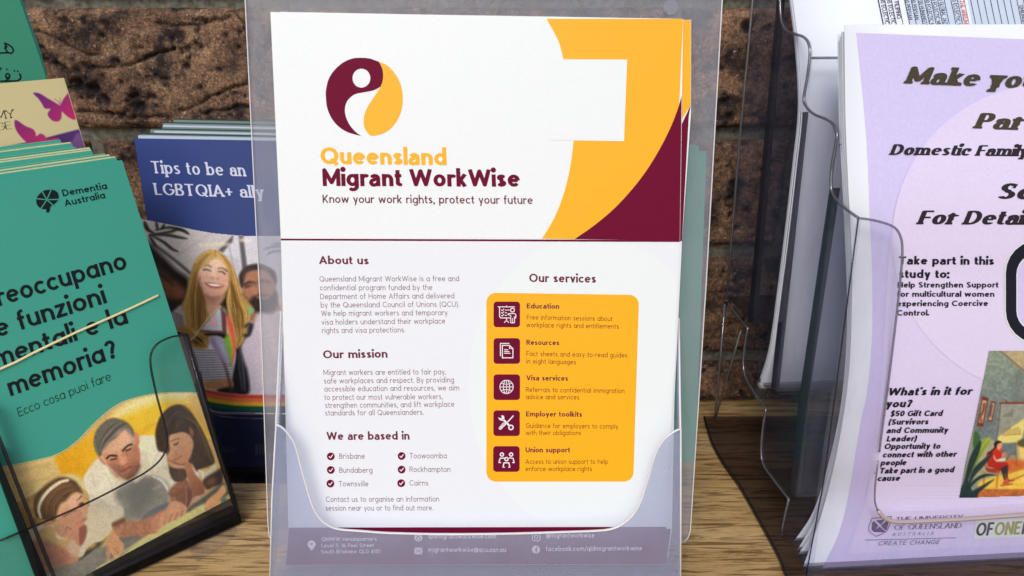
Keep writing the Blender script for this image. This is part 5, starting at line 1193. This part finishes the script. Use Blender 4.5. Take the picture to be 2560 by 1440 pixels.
P_([(440,540),(760,540),(760,900),(620,884),(402,892)], (146,150,138), 1.5, smooth=False, noise=.1, cell=6); P_([(402,892),(410,840),(650,670),(680,640),(640,800),(620,884)], (226,212,124), 2, smooth=False)
S_([(435,532),(760,528)], 16, (130,52,42), 1.5, smooth=False); S_([(440,540),(402,880)], 6, (110,70,56), 1.5); S_([(490,510),(488,530)], 8, (110,50,44), 1.5)
S_([(460,650),(490,630),(520,628),(552,590)], 5, (96,84,74), 1.5, smooth=False); P_([(455,655),(545,655),(550,600),(510,635)], (124,122,112), 2, smooth=False)
for k in range(9): S_([(460+19*k, 812), (462+19*k, 770-8*(k % 4))], 7, (150,110,60), 2, .8)
S_([(455,825),(620,810)], 4, (150,120,66), 1.5)
P_([(200,950),(300,850),(420,900),(450,1040),(760,1020),(760,1200),(200,1240)], (168,166,132), 3, noise=.1); P_([(480,1045),(600,1035),(760,1080),(760,1160),(500,1170),(460,1100)], (206,106,52), 3, noise=.1)
P_([(270,1230),(560,1150),(760,1090),(760,1310),(380,1310),(250,1300)], (238,196,74), 3, noise=.08); P_([(620,1170),(760,1110),(760,1200),(640,1240)], (248,220,110), 8)
S_([(460,1260),(600,1200),(760,1130)], 10, (170,96,40), 3); S_([(520,1160),(640,1120),(760,1110)], 8, (190,120,50), 3)
P_([(60,1390),(240,1305),(760,1306),(760,1400),(60,1400)], (182,104,52), 2, smooth=False, noise=.25, cell=6)
P_([(590,900),(640,880),(700,900),(680,1030),(610,1030)], (236,206,120), 6); P_([(585,900),(600,870),(650,850),(700,850),(700,930),(620,925)], (82,84,50), 3); S_([(570,890),(580,1100)], 5, (120,80,50), 1.5)
P_([(200,790),(235,800),(255,850),(240,920),(190,930)], (56,96,56), 2); P_([(200,940),(290,860),(340,835),(345,870),(290,960),(230,1060),(185,1150),(150,1180)], (142,166,52), 2, col2=(96,130,48), ax=((340,840),(180,1150)))
S_([(330,850),(250,960),(180,1150)], 5, (190,206,96), 1.5)
P_([(305,1000),(335,970),(340,1080),(420,1110),(440,1120),(440,1160),(320,1150),(300,1090)], (150,62,44), 2); S_([(300,985),(312,1080),(330,1112),(436,1116),(440,1150)], 8, (228,176,140), 1.5)
S_([(415,1150),(400,1290)], 14, (196,110,60), 2); S_([(290,1160),(285,1260)], 9, (170,90,50), 2); S_([(440,1140),(430,1180)], 6, (226,170,130), 1.5)
P_([(322,1060),(330,1000),(365,950),(400,930),(435,940),(448,980),(440,1030),(400,1060),(420,1060),(490,1065),(508,1085),(500,1110),(440,1140),(360,1110),(330,1100)], (204,42,34), 1.8, col2=(170,30,30), ax=((400,940),(420,1130)))
P_([(380,1000),(400,1040),(450,1045),(480,1025),(475,1045),(400,1055),(375,1020)], (236,190,160), 2); P_([(450,990),(475,975),(490,985),(470,1010),(450,1020)], (226,120,90), 2)
P_([(395,930),(405,900),(430,880),(448,890),(450,915),(442,935),(430,945),(435,960),(415,950)], (238,150,110), 1.5); P_([(380,930),(376,900),(392,876),(425,870),(448,884),(430,890),(408,905),(400,935),(380,950),(360,975),(340,990),(320,985),(350,960)], (26,22,30), 1.5)
P_([(470,1050),(500,1010),(545,970),(548,975),(505,1030),(490,1055)], (120,100,84), 1.5, smooth=False); P_([(400,1050),(440,1030),(475,1030),(480,1050)], (226,216,196), 1.5)
P_([(442,1120),(500,1095),(502,1160),(500,1210),(485,1215),(480,1160),(484,1220),(470,1225),(450,1160)], (50,34,42), 1.8)
P_([(485,1208),(505,1205),(520,1220),(550,1228),(500,1235)], (206,70,50), 1.5); P_([(470,1225),(485,1225),(495,1245),(530,1258),(465,1262)], (206,70,50), 1.5); S_([(540,1262),(440,1275)], 6, (120,60,40), 2); S_([(500,1236),(560,1226)], 5, (100,50,40), 2)
for q in ([(60,1390),(110,1230),(150,1060),(200,940),(260,870),(250,960),(200,1090),(150,1220),(140,1390)], [(150,1250),(190,1130),(280,1040),(366,985),(300,1080),(210,1180),(160,1260)], [(140,1300),(200,1220),(290,1170),(400,1180),(300,1196),(220,1240),(150,1310)], [(60,1392),(90,1280),(160,1250),(180,1320),(240,1290),(380,1215),(300,1290),(240,1340),(210,1392)]): P_(q, (20,48,52), 2, noise=.2, cell=5)
for q in ([(80,1380),(150,1180),(240,900)], [(180,1180),(340,1000)], [(150,1340),(330,1250)]): S_(q, 5, (44,84,70), 2, .7)
cvi.im *= (1 + .10*(RNG.random(cvi.im.shape[:2])-.5))[..., None]
cvi.mesh("printed_drawing", SF, [(2472, 877), (2580, 876), (2580, 1240), (2397, 1246), (2418, 1140), (2440, 1040), (2456, 960)], lf, .0009, soft=.3)
tips = [[(2094,86),(2098,300),(2108,500),(2118,740),(2114,900),(2098,1040),(2066,1180),(2028,1290),(1969,1373)],
        [(2100,90),(2103,300),(2112,500),(2122,740),(2118,900),(2103,1040),(2072,1180),(2036,1300),(1980,1396)],
        [(2104,80),(2108,300),(2117,500),(2125,740),(2121,900),(2106,1040),(2077,1190),(2043,1310),(1984,1402)]]
for k, q in enumerate(tips):
    lab = ("white sheet splayed out lowest at the corner behind the lilac flyers", "white sheet whose curled tip pokes out between two others in the front tier", "white sheet directly behind the lilac flyer, its corner curling aside")[k]
    t = thing("white_sheet", lab, "sheet of paper", rbase)
    sq_ = RackSheet(q, .001 + .0012*(3-k), .014); bent_sheet("sheet", sq_, M['paper_blue'], t, rows=80, w0=left_edge(sq_, spline(q, False, 6)))

# the rack itself
rk = thing("tiered_rack", "clear acrylic rack of four stepped tiers holding lilac flyers and timetables", "display rack", rbase)
front = spline([(1948,-150),(1948,-150),(1949,-60),(1950,0),(1953,48),(1965,75),(1988,85),(2008,92),(2021,107),(2025,135),(2019,190),(2010,245),(2017,268),(2036,286),(2066,298),(2084,312),(2093,338),(2089,365),(2080,420),(2078,470),(2086,492),(2103,512),(2125,530),(2146,545),(2146,545)], False, 5)
lower = spline([(1992,1445),(1992,1445),(1968,1400),(1955,1345),(1958,1310),(1972,1248),(1972,1248),(1938,1204),(1910,1164),(1903,1130),(1907,1070),(1915,1024),(1915,1024),(1890,988),(1866,948),(1858,912),(1861,870),(1869,820),(1869,820),(1845,792),(1820,758),(1820,758)], False, 5)
poly_ = front + [(2115, 780), (2060, 1200), (2014, 1500), (2000, 1500)] + lower + [(1817, 745), (1850, 340), (1882, 0), (1896, -150)]
sheet("side_panel", S, poly_, .0016, M['acrylic'], rk)
q = [S.P(x, y) + W*RW for x, y in poly_]
v_, t_ = union([poly_], 1e-4); A_ = [S.P(x, y) + W*(RW-.0016) for x, y in v_]; A2 = [p + W*.0016 for p in A_]
link("side_panel", A_ + A2, [f for f in t_] + [tuple(i+len(A_) for i in f[::-1]) for f in t_], M['acrylic'], rk)
rim("front_profile_rim", S, front[5:], .0008, M['edge_cool'], rk)
rim("lower_profile_rim", S, lower, .0008, M['edge_cool'], rk)
rim("upright_rim", S, [(2146, 545), (2115, 780), (2060, 1200), (2014, 1445)], .00035, M['edge_dark'], rk)
rim("back_rim", S, [(1895, -140), (1882, 0), (1850, 340), (1817, 745)], .0009, M['edge_cool'], rk)
for nm, q_, mm in (("tier_joint", [(1942,-140),(1952,-140),(1950,0),(1881,806),(1869,806),(1942,0)], 'edge_dark'), ("tier_joint", [(2000,280),(2008,280),(1936,970),(1927,970)], 'edge_dark'), ("tier_joint", [(2074,470),(2086,470),(2008,1005),(1988,1238),(1974,1238),(1996,1005)], 'edge_dark')):
    sheet(nm, S, q_, .003, M[mm], rk, off=-.0018)
def wide(nm, a, b_, th, mm, w0=.0018, w1=RW-.002, nrm=None):
    """slab between two points of the side profile, running the width of the rack"""
    p0, p1 = a + W*w0, b_ + W*w0; n = (nrm or (p1-p0).cross(W).normalized())*th; q = [p0, p1, b_ + W*w1, a + W*w1]
    vv = q + [p + n for p in q]
    return link(nm, vv, [(3,2,1,0),(4,5,6,7),(0,1,5,4),(1,2,6,5),(2,3,7,6),(3,0,4,7)], M[mm], rk)
sp_ = S.P
wide("back_panel", sp_(1896, -140), sp_(1817, 745), .0018, 'acrylic')
wide("front_panel", sp_(1949, -100), sp_(1874, 806), .0018, 'acrylic')
wide("front_panel", sp_(2020, 145), sp_(1932, 975), .0018, 'acrylic_front')
wide("front_panel", sp_(2088, 362), sp_(1982, 1238), .0018, 'acrylic_front')
for a, b_ in (((1817, 748), (1874, 806)), ((1872, 940), (1932, 990)), ((1914, 1180), (1978, 1246)), ((1960, 1405), (2010, 1436))): wide("tier_floor", sp_(*a), sp_(*b_), .002, 'acrylic_smoke')
for a in ((2020, 145), (2088, 362)):
    b = MB(); b.tube([sp_(*a) + W*.002, sp_(*a) + W*(RW-.002)], .0007, 6); b.build("panel_rim", M['edge_cool'], rk, True)
for a in ((1880, 806), (1936, 985), (1984, 1240)):
    b = MB(); b.tube([sp_(*a) + W*.002, sp_(*a) + W*(RW-.002)], .0010, 6); b.build("floor_rim", M['edge_dark'], rk, True)
# front panel with its cut-out
D0, D1 = sp_(2146, 545), sp_(2014, 1445)
DP = Flat(D0, W, (D0 - D1).normalized())
ucut = spline([(2146,545),(2146,545),(2190,552),(2232,566),(2250,588),(2256,622),(2252,690),(2240,800),(2228,900),(2214,1010),(2198,1130),(2187,1230),(2192,1270),(2212,1295),(2240,1304),(2300,1303),(2420,1297),(2560,1287),(2720,1276)], False, 5)
sheet("front_panel", DP, ucut + [(2790, 1272), (2790, 1480), (2008, 1490)], .0016, M['acrylic_front'], rk)
rim("front_rim", DP, ucut[:46], .0006, M['edge_cool'], rk); rim("front_rim", DP, ucut[46:57], .0005, M["edge_cool"], rk); rim("front_lip_rim", DP, ucut[56:], .0012, mat("lip_rim_plastic", (176, 160, 158), .2, .6, coat=.4), rk)
# rear strut and the base plate
b = MB(); b.tube([sp_(1812, 760), sp_(1788, 1045)], .0010, 6); b.tube([sp_(1852, 826), sp_(1790, 1040)], .0008, 6); b.build("rear_strut", M['edge_cool'], rk, True)
tp = Flat((0, 0, .0035), (1, 0, 0), (0, 1, 0))
bp_ = spline([(1760,1040),(1780,1104),(1811,1159),(1847,1209),(1892,1287),(1944,1382),(1967,1440),(1990,1500)], False, 4) + [(2700, 1480), (2300, 1040)]
sheet("base_plate", tp, bp_, .003, M['acrylic_smoke'], rk)
rim("base_plate_rim", tp, bp_[:-3], .0005, M['edge_dark'], rk)
for o in scene.objects:
    if o.type == 'EMPTY' and o.location.z < 0: o.location.z = 0
